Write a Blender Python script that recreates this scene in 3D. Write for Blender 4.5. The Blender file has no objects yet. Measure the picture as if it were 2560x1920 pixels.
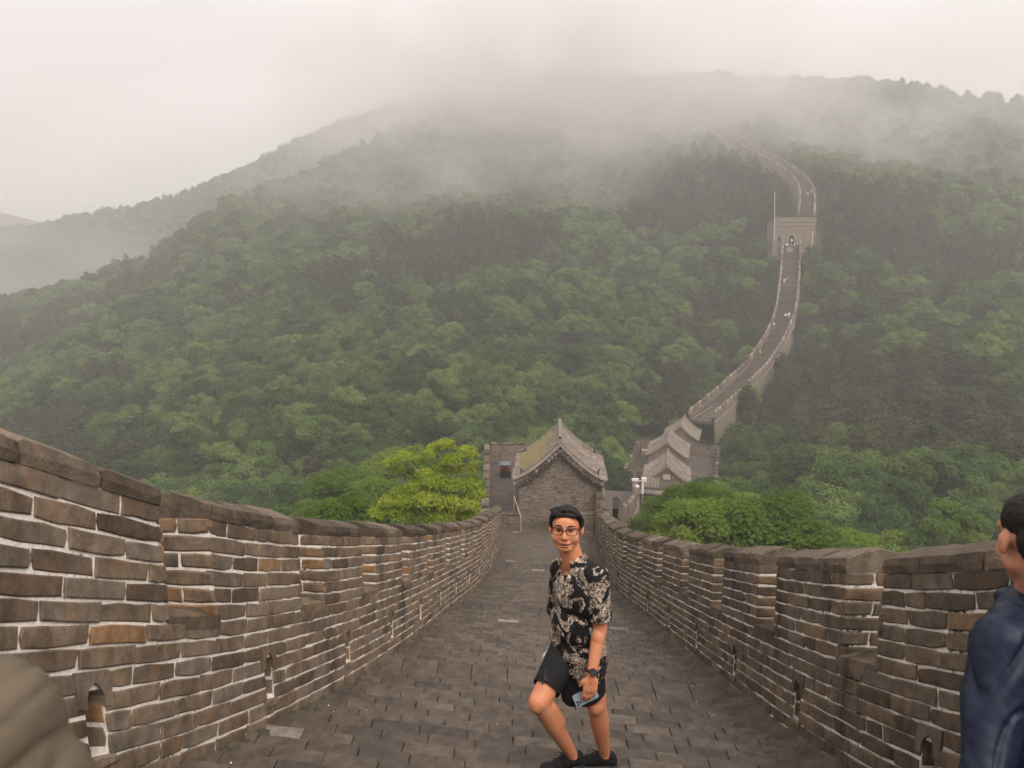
import bpy, math, random
import numpy as np
from mathutils import Vector, Matrix, noise
random.seed(7); np.random.seed(7)
R = math.radians
scene = bpy.context.scene
C = scene.collection

# ------------------------------------------------------------------ camera, world, sun, exposure
PITCH = 10.2; F = 1775.0
cam_d = bpy.data.cameras.new('camera'); cam = bpy.data.objects.new('camera', cam_d); C.objects.link(cam)
cam_d.sensor_width = 36; cam_d.lens = F/2560*36
cam.location = (0, 0, 0); cam.rotation_euler = (R(90-PITCH), 0, 0)
cam_d.clip_start = 0.05; cam_d.clip_end = 4000
cam_d.dof.use_dof = True; cam_d.dof.focus_distance = 6.0; cam_d.dof.aperture_fstop = 5.0
scene.camera = cam

SUN_EL, SUN_AZ = 52, 150            # azimuth clockwise from +Y: behind the camera, to the right
world = bpy.data.worlds.new('World'); scene.world = world; world.use_nodes = True
wn, wl = world.node_tree.nodes, world.node_tree.links
wn.clear()
w_out = wn.new('ShaderNodeOutputWorld'); w_bg = wn.new('ShaderNodeBackground')
w_sky = wn.new('ShaderNodeTexSky'); w_sky.sky_type = 'NISHITA'; w_sky.sun_disc = False
w_sky.sun_elevation = R(SUN_EL); w_sky.sun_rotation = R(SUN_AZ); w_sky.air_density = 1; w_sky.dust_density = 6
w_co = wn.new('ShaderNodeTexCoord'); w_map = wn.new('ShaderNodeMapping'); w_map.inputs['Scale'].default_value = (1, 1, 2.6)
w_noi = wn.new('ShaderNodeTexNoise'); w_noi.inputs['Scale'].default_value = 1.7; w_noi.inputs['Detail'].default_value = 5
w_noi.inputs['Roughness'].default_value = 0.5; w_noi.inputs['Distortion'].default_value = 0.8
w_rmp = wn.new('ShaderNodeValToRGB')
w_rmp.color_ramp.elements[0].position = 0.3; w_rmp.color_ramp.elements[0].color = (6.0, 5.62, 5.58, 1)
w_rmp.color_ramp.elements[1].position = 0.72; w_rmp.color_ramp.elements[1].color = (8.9, 8.35, 8.25, 1)
w_mix = wn.new('ShaderNodeMixRGB'); w_mix.inputs[0].default_value = 0.93      # almost closed overcast cloud over the clear sky
w_bg.inputs['Strength'].default_value = 0.070
wl.new(w_co.outputs['Generated'], w_map.inputs[0]); wl.new(w_map.outputs[0], w_noi.inputs['Vector'])
wl.new(w_noi.outputs['Fac'], w_rmp.inputs[0]); wl.new(w_sky.outputs[0], w_mix.inputs[1]); wl.new(w_rmp.outputs[0], w_mix.inputs[2])
# overcast sky: brighter towards the zenith, as any closed cloud layer is
w_sep = wn.new('ShaderNodeSeparateXYZ'); wl.new(w_co.outputs['Generated'], w_sep.inputs[0])
w_gr = wn.new('ShaderNodeMapRange'); w_gr.inputs['From Min'].default_value = 0; w_gr.inputs['From Max'].default_value = 1; w_gr.inputs['To Min'].default_value = .78; w_gr.inputs['To Max'].default_value = 1.6; wl.new(w_sep.outputs['Z'], w_gr.inputs['Value'])
w_mul = wn.new('ShaderNodeVectorMath'); w_mul.operation = 'SCALE'; wl.new(w_mix.outputs[0], w_mul.inputs[0]); wl.new(w_gr.outputs[0], w_mul.inputs['Scale'])
wl.new(w_mul.outputs[0], w_bg.inputs['Color']); wl.new(w_bg.outputs[0], w_out.inputs[0])

sun_d = bpy.data.lights.new('sun', 'SUN'); sun_d.energy = 1.5; sun_d.angle = R(40); sun_d.color = (1, 0.93, 0.84)
sun = bpy.data.objects.new('sun', sun_d); C.objects.link(sun)
_sd = Vector((math.sin(R(SUN_AZ))*math.cos(R(SUN_EL)), math.cos(R(SUN_AZ))*math.cos(R(SUN_EL)), math.sin(R(SUN_EL))))
sun.rotation_euler = (-_sd).to_track_quat('-Z', 'Y').to_euler()
scene.view_settings.view_transform = 'Standard'; scene.view_settings.look = 'None'
scene.view_settings.gamma = 1; scene.view_settings.use_curve_mapping = False
scene.view_settings.exposure = 0.95
scene.cycles.max_bounces = 6; scene.cycles.diffuse_bounces = 2; scene.cycles.glossy_bounces = 2
scene.cycles.transmission_bounces = 3; scene.cycles.transparent_max_bounces = 6; scene.cycles.volume_bounces = 2
scene.cycles.use_adaptive_sampling = True; scene.cycles.adaptive_threshold = 0.02
scene.cycles.use_denoising = True; scene.cycles.sample_clamp_indirect = 4
HAZE_DENSITY = 0.00125

# ------------------------------------------------------------------ helpers
_c, _s = math.cos(R(PITCH)), math.sin(R(PITCH))
def at(px, py, d):
    """the point of the place that lies d metres deep along the view axis in the direction of a photo pixel"""
    a = (px-1280)/F*d; b = -(py-960)/F*d
    return Vector((a, d*_c+b*_s, -d*_s+b*_c))
def atY(px, py, Y):
    b = -(py-960)/F
    return at(px, py, Y/(_c+b*_s))
def pix(X, Y, Z):
    d = Y*_c - Z*_s; b = Y*_s + Z*_c
    return 1280+F*X/d, 960-F*b/d, d

def tag(o, label=None, cat=None, group=None, kind=None):
    if label: o['label'] = label
    if cat: o['category'] = cat
    if group: o['group'] = group
    if kind: o['kind'] = kind
    return o
def empty(name, loc=(0, 0, 0), **k):
    o = bpy.data.objects.new(name, None); C.objects.link(o); o.location = loc; o.empty_display_size = .2
    return tag(o, **k)
def mobj(name, me, mat=None, parent=None, **k):
    o = bpy.data.objects.new(name, me); C.objects.link(o)
    if mat is not None and not me.materials: me.materials.append(mat)
    if parent is not None:
        o.parent = parent
        if parent.type == 'EMPTY': o.matrix_parent_inverse = Matrix.Translation(-Vector(parent.location))
        else: o.matrix_parent_inverse = parent.matrix_world.inverted() if parent.parent is None else Matrix.Identity(4)
    return tag(o, **k)
def attach(o, parent):
    """parent o keeping world-space geometry (all meshes here carry world coordinates unless stated)"""
    o.parent = parent; o.matrix_parent_inverse = Matrix.Identity(4)
class MB:
    """collects vertices and faces, with a tint value per face"""
    def __init__(s): s.v = []; s.f = []; s.t = []; s.m = []
    def add(s, vs, fs, tint=0.5, m=0):
        n = len(s.v); s.v.extend([tuple(p) for p in vs]); s.f.extend([tuple(i+n for i in f) for f in fs])
        s.t.extend([tint]*len(fs)); s.m.extend([m]*len(fs))
    def box(s, c, size, rz=0, tint=.5, m=0, taper=0):
        cx, cy, cz = c; a, b, h = size[0]/2, size[1]/2, size[2]/2
        co, si = math.cos(rz), math.sin(rz); vs = []
        for z in (-h, h):
            k = 1-taper if z > 0 else 1
            for x, y in ((-a, -b), (a, -b), (a, b), (-a, b)):
                vs.append((cx+(x*co-y*si)*k, cy+(x*si+y*co)*k, cz+z))
        s.add(vs, [(0, 3, 2, 1), (4, 5, 6, 7), (0, 1, 5, 4), (1, 2, 6, 5), (2, 3, 7, 6), (3, 0, 4, 7)], tint, m)
    def tube(s, pts, rad, n=8, tint=.5, m=0, caps=True):
        pts = [Vector(p) for p in pts]; rad = rad if hasattr(rad, '__len__') else [rad]*len(pts)
        vs = []; fs = []; up = Vector((0, 0, 1))
        for i, p in enumerate(pts):
            d = (pts[min(i+1, len(pts)-1)]-pts[max(i-1, 0)]).normalized()
            a = d.cross(up); a = d.cross(Vector((1, 0, 0))) if a.length < .05 else a
            a.normalize(); b = a.cross(d)
            for k in range(n):
                t = 2*math.pi*k/n; vs.append(p+(a*math.cos(t)+b*math.sin(t))*rad[i])
        for i in range(len(pts)-1):
            for k in range(n):
                fs.append((i*n+k, i*n+(k+1) % n, (i+1)*n+(k+1) % n, (i+1)*n+k))
        if caps: fs.append(tuple(range(n))[::-1]); fs.append(tuple((len(pts)-1)*n+k for k in range(n)))
        s.add(vs, fs, tint, m)
    def mesh(s, name='mesh', smooth=False, mats=()):
        me = bpy.data.meshes.new(name); me.from_pydata(s.v, [], s.f)
        a = me.attributes.new('tint', 'FLOAT', 'FACE'); a.data.foreach_set('value', s.t)
        for x in mats: me.materials.append(x)
        if len(mats) > 1: me.polygons.foreach_set('material_index', s.m)
        if smooth: me.polygons.foreach_set('use_smooth', [True]*len(me.polygons))
        me.update(); return me
    def build(s, name, mat=None, parent=None, smooth=False, **k):
        me = s.mesh(name, smooth)
        o = bpy.data.objects.new(name, me); C.objects.link(o)
        if mat is not None: me.materials.append(mat)
        if parent is not None: o.parent = parent
        return tag(o, **k)
def part(name, me, mat, parent, **k):
    o = bpy.data.objects.new(name, me); C.objects.link(o)
    if mat is not None and not me.materials: me.materials.append(mat)
    o.parent = parent; return tag(o, **k)
def holder(name, **k):
    """Empty for a thing whose parts carry world coordinates; its origin is moved to the base afterwards"""
    return empty(name, (0, 0, 0), **k)
def rebase(root, loc):
    """move an Empty to the thing's base without moving its parts"""
    loc = Vector(loc); root.location = loc
    for ch in root.children: ch.location = ch.location - loc

# ------------------------------------------------------------------ materials
def new_mat(name):
    m = bpy.data.materials.new(name); m.use_nodes = True
    nt = m.node_tree; nt.nodes.clear()
    out = nt.nodes.new('ShaderNodeOutputMaterial'); b = nt.nodes.new('ShaderNodeBsdfPrincipled')
    nt.links.new(b.outputs[0], out.inputs[0]); b.inputs['Specular IOR Level'].default_value = .3
    return m, nt, b
def N(nt, t, **k):
    n = nt.nodes.new(t)
    for a, v in k.items():
        if a in n.inputs: n.inputs[a].default_value = v
        else: setattr(n, a, v)
    return n
def noise_n(nt, vec, scale, detail=4, rough=.55, dist=0):
    n = nt.nodes.new('ShaderNodeTexNoise'); n.inputs['Scale'].default_value = scale
    n.inputs['Detail'].default_value = detail; n.inputs['Roughness'].default_value = rough; n.inputs['Distortion'].default_value = dist
    if vec is not None: nt.links.new(vec, n.inputs['Vector'])
    return n.outputs['Fac']
def ramp(nt, fac, stops):
    n = nt.nodes.new('ShaderNodeValToRGB'); cr = n.color_ramp
    while len(cr.elements) < len(stops): cr.elements.new(.5)
    for e, (p, col) in zip(cr.elements, stops):
        e.position = p; e.color = (*col, 1) if len(col) == 3 else col
    nt.links.new(fac, n.inputs[0]); return n.outputs[0]
def gray(a): return (a, a, a)
def mixc(nt, fac, a, b, mode='MIX'):
    n = nt.nodes.new('ShaderNodeMixRGB'); n.blend_type = mode
    for i, x in ((0, fac), (1, a), (2, b)):
        if hasattr(x, 'links') or isinstance(x, bpy.types.NodeSocket): nt.links.new(x, n.inputs[i])
        else: n.inputs[i].default_value = x if i == 0 else (*x, 1)
    return n.outputs[0]
def mth(nt, op, a, b=0.0):
    n = nt.nodes.new('ShaderNodeMath'); n.operation = op
    for i, x in ((0, a), (1, b)):
        if isinstance(x, bpy.types.NodeSocket): nt.links.new(x, n.inputs[i])
        else: n.inputs[i].default_value = x
    return n.outputs[0]
def bump(nt, b, h, strength=.5, dist=.01):
    n = nt.nodes.new('ShaderNodeBump'); n.inputs['Strength'].default_value = strength; n.inputs['Distance'].default_value = dist
    nt.links.new(h, n.inputs['Height']); nt.links.new(n.outputs[0], b.inputs['Normal'])
def pos(nt): return nt.nodes.new('ShaderNodeNewGeometry').outputs['Position']
def stretch(nt, vec, s):
    n = nt.nodes.new('ShaderNodeMapping'); n.inputs['Scale'].default_value = s; nt.links.new(vec, n.inputs[0]); return n.outputs[0]
def attr(nt, name):
    n = nt.nodes.new('ShaderNodeAttribute'); n.attribute_name = name; return n.outputs['Fac']

def stone_mat(name, stops, stain=.5, stain_col=(.03, .027, .022), rough=.85, fine=90, streak=True, bs=.5, bd=.012, pale=0, rust=0):
    """weathered masonry unit: tone per unit from its tint, grain, blotches, dark lichen streaks"""
    m, nt, b = new_mat(name); p = pos(nt)
    base = ramp(nt, attr(nt, 'tint'), stops)
    n1 = noise_n(nt, p, 9, 5, .65); n2 = noise_n(nt, p, fine, 3, .7)
    c = mixc(nt, 1, base, ramp(nt, n1, [(.25, gray(.5)), (.72, gray(1.5))]), 'MULTIPLY')
    c = mixc(nt, .6, c, ramp(nt, n2, [(.3, gray(.7)), (.7, gray(1.3))]), 'MULTIPLY')
    if rust:   # uneven firing: warm and cool clouds inside one brick
        c = mixc(nt, ramp(nt, noise_n(nt, p, 6.5, 4, .6, .5), [(.48, gray(0)), (.72, gray(rust))]), c, (.27, .155, .075))
        c = mixc(nt, ramp(nt, noise_n(nt, p, 8.3, 3, .6), [(.58, gray(0)), (.75, gray(rust*.9))]), c, (.145, .135, .125))
    sv = stretch(nt, p, (1, 1, .22)) if streak else p
    s1 = ramp(nt, noise_n(nt, sv, 3.2, 6, .7), [(.5, gray(0)), (.68, gray(stain))])
    c = mixc(nt, s1, c, stain_col)
    if pale:
        s2 = ramp(nt, noise_n(nt, p, 14, 4, .7), [(.64, gray(0)), (.72, gray(pale))])
        c = mixc(nt, s2, c, (.42, .38, .32))
    nt.links.new(c, b.inputs['Base Color']); b.inputs['Roughness'].default_value = rough
    h = mth(nt, 'ADD', mth(nt, 'MULTIPLY', n1, 1.2), mth(nt, 'MULTIPLY', n2, .35))
    bump(nt, b, h, bs, bd); return m
BRICK_STOPS = [(0, (.068, .050, .037)), (.25, (.130, .094, .066)), (.5, (.205, .150, .103)), (.72, (.195, .160, .127)), (.88, (.27, .165, .088)), (1, (.35, .19, .078))]
M = {}
M['brick'] = stone_mat('brick_warm', BRICK_STOPS, .7, (.035, .028, .022), pale=.15, rust=.55, bs=.6)
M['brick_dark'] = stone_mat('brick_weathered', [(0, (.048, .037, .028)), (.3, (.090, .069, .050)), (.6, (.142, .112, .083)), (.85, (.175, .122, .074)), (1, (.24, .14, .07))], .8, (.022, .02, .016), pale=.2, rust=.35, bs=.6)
M['brick_far'] = stone_mat('brick_pale', [(0, (.115, .088, .068)), (.5, (.20, .155, .122)), (1, (.29, .225, .175))], .5, pale=0)
M['coping'] = stone_mat('coping_stone', [(0, (.055, .042, .032)), (.5, (.105, .080, .058)), (1, (.19, .15, .11))], .75, pale=.55, rust=.2, bs=.7, bd=.02)
M['slab'] = stone_mat('paving_stone', [(0, (.058, .046, .036)), (.5, (.092, .073, .057)), (.86, (.118, .095, .075)), (.95, (.17, .148, .125)), (1, (.27, .24, .205))], .4, (.035, .03, .025), rough=.62, fine=60, streak=False, bs=.45, bd=.01)
M['rubble'] = stone_mat('rubble_stone', [(0, (.04, .034, .026)), (.5, (.085, .070, .052)), (1, (.15, .12, .09))], .6, streak=False, bs=.8, bd=.03)
M['tile'] = stone_mat('roof_tile', [(0, (.07, .056, .047)), (.5, (.16, .13, .11)), (1, (.30, .245, .205))], .55, (.05, .045, .035), streak=False, fine=30, pale=.25)
M['trim'] = stone_mat('ridge_plaster', [(0, (.14, .115, .095)), (.5, (.22, .185, .155)), (1, (.34, .29, .245))], .5, streak=False)
M['outer'] = stone_mat('outer_wall_stone', [(0, (.15, .122, .09)), (.5, (.22, .18, .13)), (1, (.30, .25, .18))], .45, (.12, .095, .065))

m, nt, b = new_mat('lime_mortar'); p = pos(nt)
fa = noise_n(nt, p, 1.6, 5, .65); fb = noise_n(nt, p, 38, 3, .6)
c = mixc(nt, ramp(nt, fb, [(.3, gray(0)), (.55, gray(1))]), (.70, .63, .56), (.92, .87, .80))
c = mixc(nt, ramp(nt, mth(nt, 'ADD', mth(nt, 'MULTIPLY', fa, .7), mth(nt, 'MULTIPLY', fb, .3)), [(.36, gray(1)), (.43, gray(0))]), c, (.075, .058, .042))
nt.links.new(c, b.inputs['Base Color']); b.inputs['Roughness'].default_value = .95; bump(nt, b, fb, .8, .01); M['mortar'] = m
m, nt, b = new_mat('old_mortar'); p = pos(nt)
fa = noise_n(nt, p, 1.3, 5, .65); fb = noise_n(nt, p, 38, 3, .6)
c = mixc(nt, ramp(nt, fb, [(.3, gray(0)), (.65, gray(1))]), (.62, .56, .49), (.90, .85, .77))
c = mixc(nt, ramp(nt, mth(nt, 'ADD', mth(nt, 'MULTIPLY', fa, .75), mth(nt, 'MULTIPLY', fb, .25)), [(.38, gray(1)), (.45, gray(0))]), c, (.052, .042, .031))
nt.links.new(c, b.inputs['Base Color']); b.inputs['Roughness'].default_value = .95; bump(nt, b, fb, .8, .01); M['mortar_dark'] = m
m, nt, b = new_mat('pale_mortar'); p = pos(nt)
c = ramp(nt, noise_n(nt, p, 2.5, 5, .6), [(.35, (.16, .13, .10)), (.6, (.36, .31, .26))]); nt.links.new(c, b.inputs['Base Color']); b.inputs['Roughness'].default_value = .95; M['mortar_far'] = m
m, nt, b = new_mat('step_joint'); p = pos(nt)
c = ramp(nt, noise_n(nt, p, 25, 4, .6), [(.42, (.024, .019, .015)), (.68, (.09, .075, .06))]); nt.links.new(c, b.inputs['Base Color']); b.inputs['Roughness'].default_value = .95; M['joint'] = m

def plain(name, col, rough=.6, metal=0, var=.15, scale=12, spec=.3, bs=0, bd=.004, coat=0):
    m, nt, b = new_mat(name); tc = nt.nodes.new('ShaderNodeTexCoord').outputs['Object']
    n = noise_n(nt, tc, scale, 4, .6)
    c = mixc(nt, 1, col, ramp(nt, n, [(.3, gray(1-var)), (.7, gray(1+var))]), 'MULTIPLY')
    nt.links.new(c, b.inputs['Base Color']); b.inputs['Roughness'].default_value = rough; b.inputs['Metallic'].default_value = metal
    b.inputs['Specular IOR Level'].default_value = spec; b.inputs['Coat Weight'].default_value = coat
    if bs: bump(nt, b, n, bs, bd)
    return m
def leaf_mat(name, stops, trans=.35, br=1.0):
    m, nt, b = new_mat(name); out = [n for n in nt.nodes if n.type == 'OUTPUT_MATERIAL'][0]
    oi = nt.nodes.new('ShaderNodeObjectInfo').outputs['Random']
    t = mth(nt, 'ADD', mth(nt, 'MULTIPLY', oi, .62), mth(nt, 'MULTIPLY', attr(nt, 'tint'), .38))
    c = ramp(nt, t, stops)
    nt.nodes.remove(b)
    d = nt.nodes.new('ShaderNodeBsdfDiffuse'); tr = nt.nodes.new('ShaderNodeBsdfTranslucent'); mx = nt.nodes.new('ShaderNodeMixShader')
    mx.inputs[0].default_value = trans
    nt.links.new(c, d.inputs[0]); nt.links.new(mixc(nt, 1, c, (1.25, 1.3, .7), 'MULTIPLY'), tr.inputs[0])
    nt.links.new(d.outputs[0], mx.inputs[1]); nt.links.new(tr.outputs[0], mx.inputs[2]); nt.links.new(mx.outputs[0], out.inputs[0])
    return m
M['leaf'] = leaf_mat('broad_leaves', [(0, (.024, .048, .019)), (.3, (.052, .096, .031)), (.6, (.120, .182, .050)), (1, (.23, .29, .085))])
M['needle'] = leaf_mat('pine_needles', [(0, (.034, .048, .023)), (.5, (.064, .076, .034)), (1, (.125, .118, .060))], .2)
M['leaf_bright'] = leaf_mat('fresh_leaves', [(0, (.075, .125, .024)), (.5, (.14, .21, .040)), (1, (.23, .29, .065))], .45)
M['leaf_yellow'] = leaf_mat('yellow_leaves', [(0, (.085, .15, .022)), (.4, (.16, .245, .032)), (.75, (.27, .34, .045)), (1, (.42, .44, .09))], .45)
M['bark'] = plain('bark', (.06, .047, .036), .9, var=.4, scale=6)
M['bark_pale'] = plain('pale_bark', (.22, .19, .155), .9, var=.3, scale=6)
m, nt, b = new_mat('forest_floor'); p = pos(nt)
c = ramp(nt, noise_n(nt, p, .6, 6, .7), [(.35, (.022, .028, .012)), (.6, (.045, .055, .022)), (.75, (.08, .07, .045))]); nt.links.new(c, b.inputs['Base Color']); b.inputs['Roughness'].default_value = 1; M['soil'] = m

# ------------------------------------------------------------------ the lie of the land
gs = np.array([-6, -3, 0, 2, 3.85, 5.5, 7, 8, 10, 13, 16, 22, 28, 35.5, 37, 38.5, 39.2, 41, 60])
gz = np.array([1.5, .35, -1.12, -2.17, -3.15, -3.90, -4.52, -4.93, -5.72, -6.85, -7.93, -9.85, -12.0, -14.75, -15.15, -15.5, -15.6, -15.65, -15.65])
def smooth_interp(x, xs, ys):
    """Catmull-Rom style monotone interpolation"""
    xs = np.asarray(xs, float); ys = np.asarray(ys, float); x = np.clip(x, xs[0], xs[-1])
    m_ = np.gradient(ys, xs); i = np.clip(np.searchsorted(xs, x, side='right')-1, 0, len(xs)-2)
    h = xs[i+1]-xs[i]; t = (x-xs[i])/h
    return ys[i]*(2*t**3-3*t**2+1)+h*m_[i]*(t**3-2*t**2+t)+ys[i+1]*(-2*t**3+3*t**2)+h*m_[i+1]*(t**3-t**2)
TH = .176
def floor_z(X, Y): return float(smooth_interp(Y+TH*X, gs, gz))
LY = [-5, -2, 2.5, 4.16, 5.55, 6.95, 9.46, 13.15, 14.3, 18, 21.8, 27, 32, 37.3]
LX = [-2.1, -2.0, -1.88, -1.79, -1.68, -1.54, -1.37, -1.12, -1.02, -.72, -.52, -.48, -.53, -.62]
RY = [-5, -2, 2.5, 5.09, 6.6, 7.6, 9.4, 12, 16, 19, 22, 26, 29, 33, 37.3]
RX = [2.1, 2.15, 2.23, 2.31, 2.38, 2.43, 2.50, 2.54, 2.55, 2.68, 2.95, 3.35, 3.68, 4.15, 4.6]
def wall_left_x(Y): return float(smooth_interp(Y, LY, LX))
def wall_right_x(Y): return float(smooth_interp(Y, RY, RX))

class Curve:
    """a line on the ground that masonry follows: u runs along it, v is height, w points to the given side"""
    def __init__(s, P, side):
        s.P = np.array(P, float); d = np.diff(s.P[:, :2], axis=0); s.U = np.concatenate([[0], np.cumsum(np.hypot(d[:, 0], d[:, 1]))]); s.side = side
        t = np.gradient(s.P[:, :2], axis=0); t /= np.hypot(t[:, 0], t[:, 1])[:, None]; s.Nn = np.stack([t[:, 1], -t[:, 0]], 1)*side
    def __call__(s, u, v, w):
        x, y, z = (np.interp(u, s.U, s.P[:, k]) for k in range(3))
        nx, ny = np.interp(u, s.U, s.Nn[:, 0]), np.interp(u, s.U, s.Nn[:, 1])
        return (x+nx*w, y+ny*w, z+v)
    def u_at_y(s, y): return float(np.interp(y, s.P[:, 1], s.U))
def resample(P, step=.5):
    P = np.array(P, float); d = np.hypot(*np.diff(P[:, :2], axis=0).T); U = np.concatenate([[0], np.cumsum(d)])
    n = max(2, int(U[-1]/step)+1); q = np.linspace(0, U[-1], n)
    return np.stack([smooth_interp(q, U, P[:, k]) for k in range(3)], 1)

def prism(mp, out, w0, w1, inset, tint, mb, centre=True, lean=0.0):
    """a block: ring at depth w0, ring just below the face, inset ring on the face (worn arris)"""
    out = np.asarray(out, float); cu, cv = out.mean(0); n = len(out)
    inn = out.copy(); inn[:, 0] -= np.clip(out[:, 0]-cu, -inset, inset); inn[:, 1] -= np.clip(out[:, 1]-cv, -inset, inset)
    vs = []
    for ring, w in ((out, w0), (out, w1-inset*.7), (inn, w1)):
        for u, v in ring: vs.append(mp(u, v, w))
    fs = []
    for r_ in range(2):
        for k in range(n):
            a, b_ = r_*n+k, r_*n+(k+1) % n; fs.append((a, b_, b_+n, a+n))
    if centre:
        vs.append(mp(cu, cv, w1+random.uniform(-.002, .003))); fs += [(2*n+k, 2*n+(k+1) % n, 3*n) for k in range(n)]
    else: fs.append(tuple(range(2*n, 3*n)))
    mb.add(vs, fs, tint)
def brick_outline(u0, u1, v0, v1, j=.006, lean=0.0, la=True, lb=True, nu=2):
    h = v1-v0; pts = []
    us = np.linspace(u0, u1, nu+2)
    for i, u in enumerate(us): pts.append([u, v0])
    pts.append([u1, (v0+v1)/2])
    for u in us[::-1]: pts.append([u, v1])
    pts.append([u0, (v0+v1)/2])
    pts = np.array(pts); w = (pts[:, 0]-u0)/(u1-u0)
    sh = lean*(pts[:, 1]-(v0+v1)/2)
    pts[:, 0] += sh*((1-w)*(1 if la else 0)+w*(1 if lb else 0))
    pts += np.random.uniform(-j, j, pts.shape)
    cu, cv = (u0+u1)/2, (v0+v1)/2
    for k in (0, nu+1, nu+3, 2*nu+4):   # knocked-off corners
        if random.random() < .6: pts[k] += (np.array([cu, cv])-pts[k])/np.array([u1-u0, h])*random.uniform(.004, .02)
    return pts
# ------------------------------------------------------------------ terrain
ctrl = []
def G(x, y, z): ctrl.append((x, y, z))
def GP(px, py, d, drop=5.5):
    p_ = at(px, py, d); ctrl.append((p_.x, p_.y, p_.z-drop))
# along our own wall
for y in (-40, -20, 0, 10, 20, 30, 38):
    z = floor_z(0, max(y, -6)) if y > -6 else 1.1-.42*(y+6)
    xl = wall_left_x(min(max(y, -5), 37)); xr = wall_right_x(min(max(y, -5), 37))
    G(xl-1.5, y, z-2.6); G(xr+1.5, y, z-2.6); G(xl-7, y, z-7.5); G(xr+7, y, z-6.5); G((xl+xr)/2, y, z-1.2)
for y in (-40, 0, 20, 40): G(-28, y, -24-.3*y*.6); G(-60, y, -45-.15*y); G(32, y, -17-.33*y); G(70, y, -30-.2*y)
G(-5, 46, -19.5); G(-10, 55, -26); G(3, 48, -17.5); G(9, 46, -21)
WALK1 = [(5.0, 48, -18.2), (6.4, 54, -21.0), (9.6, 66, -24.0), (12.0, 80, -27.5), (14.3, 90, -30.6)]
for x, y, z in WALK1[1:]: G(x, y, z-3.2); G(x-9, y+2, z-8); G(x+9, y-3, z-5)
for x, y in ((17, 100), (30, 100), (22, 118), (34, 118)): G(x, y, -37)
TOWER2 = at(1700, 1170, 112)
WALK2 = [at(1752, 1052, 127), at(1784, 1025, 133), at(1825, 989, 140), at(1856, 958, 147), at(1888, 927, 153), at(1914, 890, 160), at(1941, 845, 166), at(1960, 796, 172), at(1971, 728, 180), at(1976, 665, 188), at(1978, 612, 196)]
WALK2 = [(p_.x, p_.y, p_.z) for p_ in WALK2]
WALK3 = [at(2014, 545, 206), at(2018, 505, 222), at(2010, 470, 240), at(1982, 437, 257), at(1932, 406, 275), at(1878, 378, 295), at(1838, 348, 318), at(1792, 322, 340), at(1760, 300, 362)]
WALK3 = [(p_.x, p_.y, p_.z) for p_ in WALK3]
for x, y, z in WALK2+WALK3: G(x, y, z-3.2); G(x-8, y+3, z-5.5); G(x+8, y-3, z-4.6)
# hillside across the saddle, by what stands in view there
for t in [(2700, 1300, 75), (2700, 1000, 115), (2700, 700, 180), (2700, 420, 270), (2700, 290, 320), (2400, 1250, 78), (2400, 1050, 110), (2400, 800, 150), (2400, 560, 215), (2400, 380, 285),
          (2400, 232, 345), (2150, 1150, 95), (2150, 900, 140), (2150, 650, 195), (2150, 420, 275), (2150, 205, 372), (1950, 1120, 103), (1850, 200, 400),
          (1700, 850, 165), (1700, 620, 225), (1700, 430, 300), (1650, 195, 425), (1400, 990, 128), (1400, 800, 170), (1400, 600, 230), (1400, 400, 320), (1350, 200, 440), (1200, 230, 430),
          (1180, 1060, 112), (1150, 850, 158), (1100, 650, 218), (1080, 450, 300), (1085, 262, 400),
          (900, 1130, 104), (850, 900, 150), (850, 680, 215), (830, 500, 300), (820, 415, 345),
          (600, 1130, 112), (560, 900, 160), (560, 700, 225), (570, 560, 300), (540, 520, 330),
          (300, 1050, 135), (300, 880, 190), (320, 740, 265), (400, 640, 315),
          (0, 1000, 165), (0, 850, 240), (80, 740, 330), (-300, 1000, 190), (-300, 800, 330),
          (0, 580, 620), (230, 540, 600), (500, 485, 575), (700, 395, 560), (830, 320, 570), (980, 268, 580), (-300, 600, 650)]: GP(*t)
# behind the crests the land drops away
for px, py, d, dz in ((2400, 232, 430, 40), (1850, 190, 500, 40), (1400, 200, 540, 30), (820, 420, 430, 38), (540, 540, 420, 45), (300, 650, 430, 45), (0, 700, 470, 40), (230, 540, 750, 60), (830, 320, 720, 60)):
    q = at(px, py, d); G(q.x, q.y, q.z-dz)
G(-600, 0, -60); G(-500, 300, -20); G(450, 0, -20); G(450, 300, 70); G(0, 900, 60); G(450, 800, 60); G(-600, 800, 40)
ctrl = np.array(ctrl)
def tps_fit(P, z, lam):
    n = len(P); d = np.sqrt(((P[:, None]-P[None])**2).sum(-1)); K = np.where(d > 0, d*d*np.log(d+1e-9), 0)+lam*np.eye(n)
    A = np.zeros((n+3, n+3)); A[:n, :n] = K; A[:n, n] = 1; A[:n, n+1:] = P; A[n, :n] = 1; A[n+1:, :n] = P.T
    return np.linalg.solve(A, np.concatenate([z, [0, 0, 0]]))
_S = 100.0
_w = tps_fit(ctrl[:, :2]/_S, ctrl[:, 2], .002)
def ground(x, y):
    x = np.atleast_1d(np.asarray(x, float)); y = np.atleast_1d(np.asarray(y, float)); q = np.stack([x, y], 1)/_S; P = ctrl[:, :2]/_S
    out = np.zeros(len(q))
    for i in range(0, len(q), 20000):
        d = np.sqrt(((q[i:i+20000, None]-P[None])**2).sum(-1)); K = np.where(d > 0, d*d*np.log(d+1e-9), 0)
        out[i:i+20000] = K@_w[:-3]+_w[-3]+q[i:i+20000]@_w[-2:]
    return out
xs = np.concatenate([np.arange(-700, -100, 14), np.arange(-100, 120, 4), np.arange(120, 560, 12)]); ys = np.concatenate([np.arange(-70, 230, 4), np.arange(230, 920, 10)])
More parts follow.
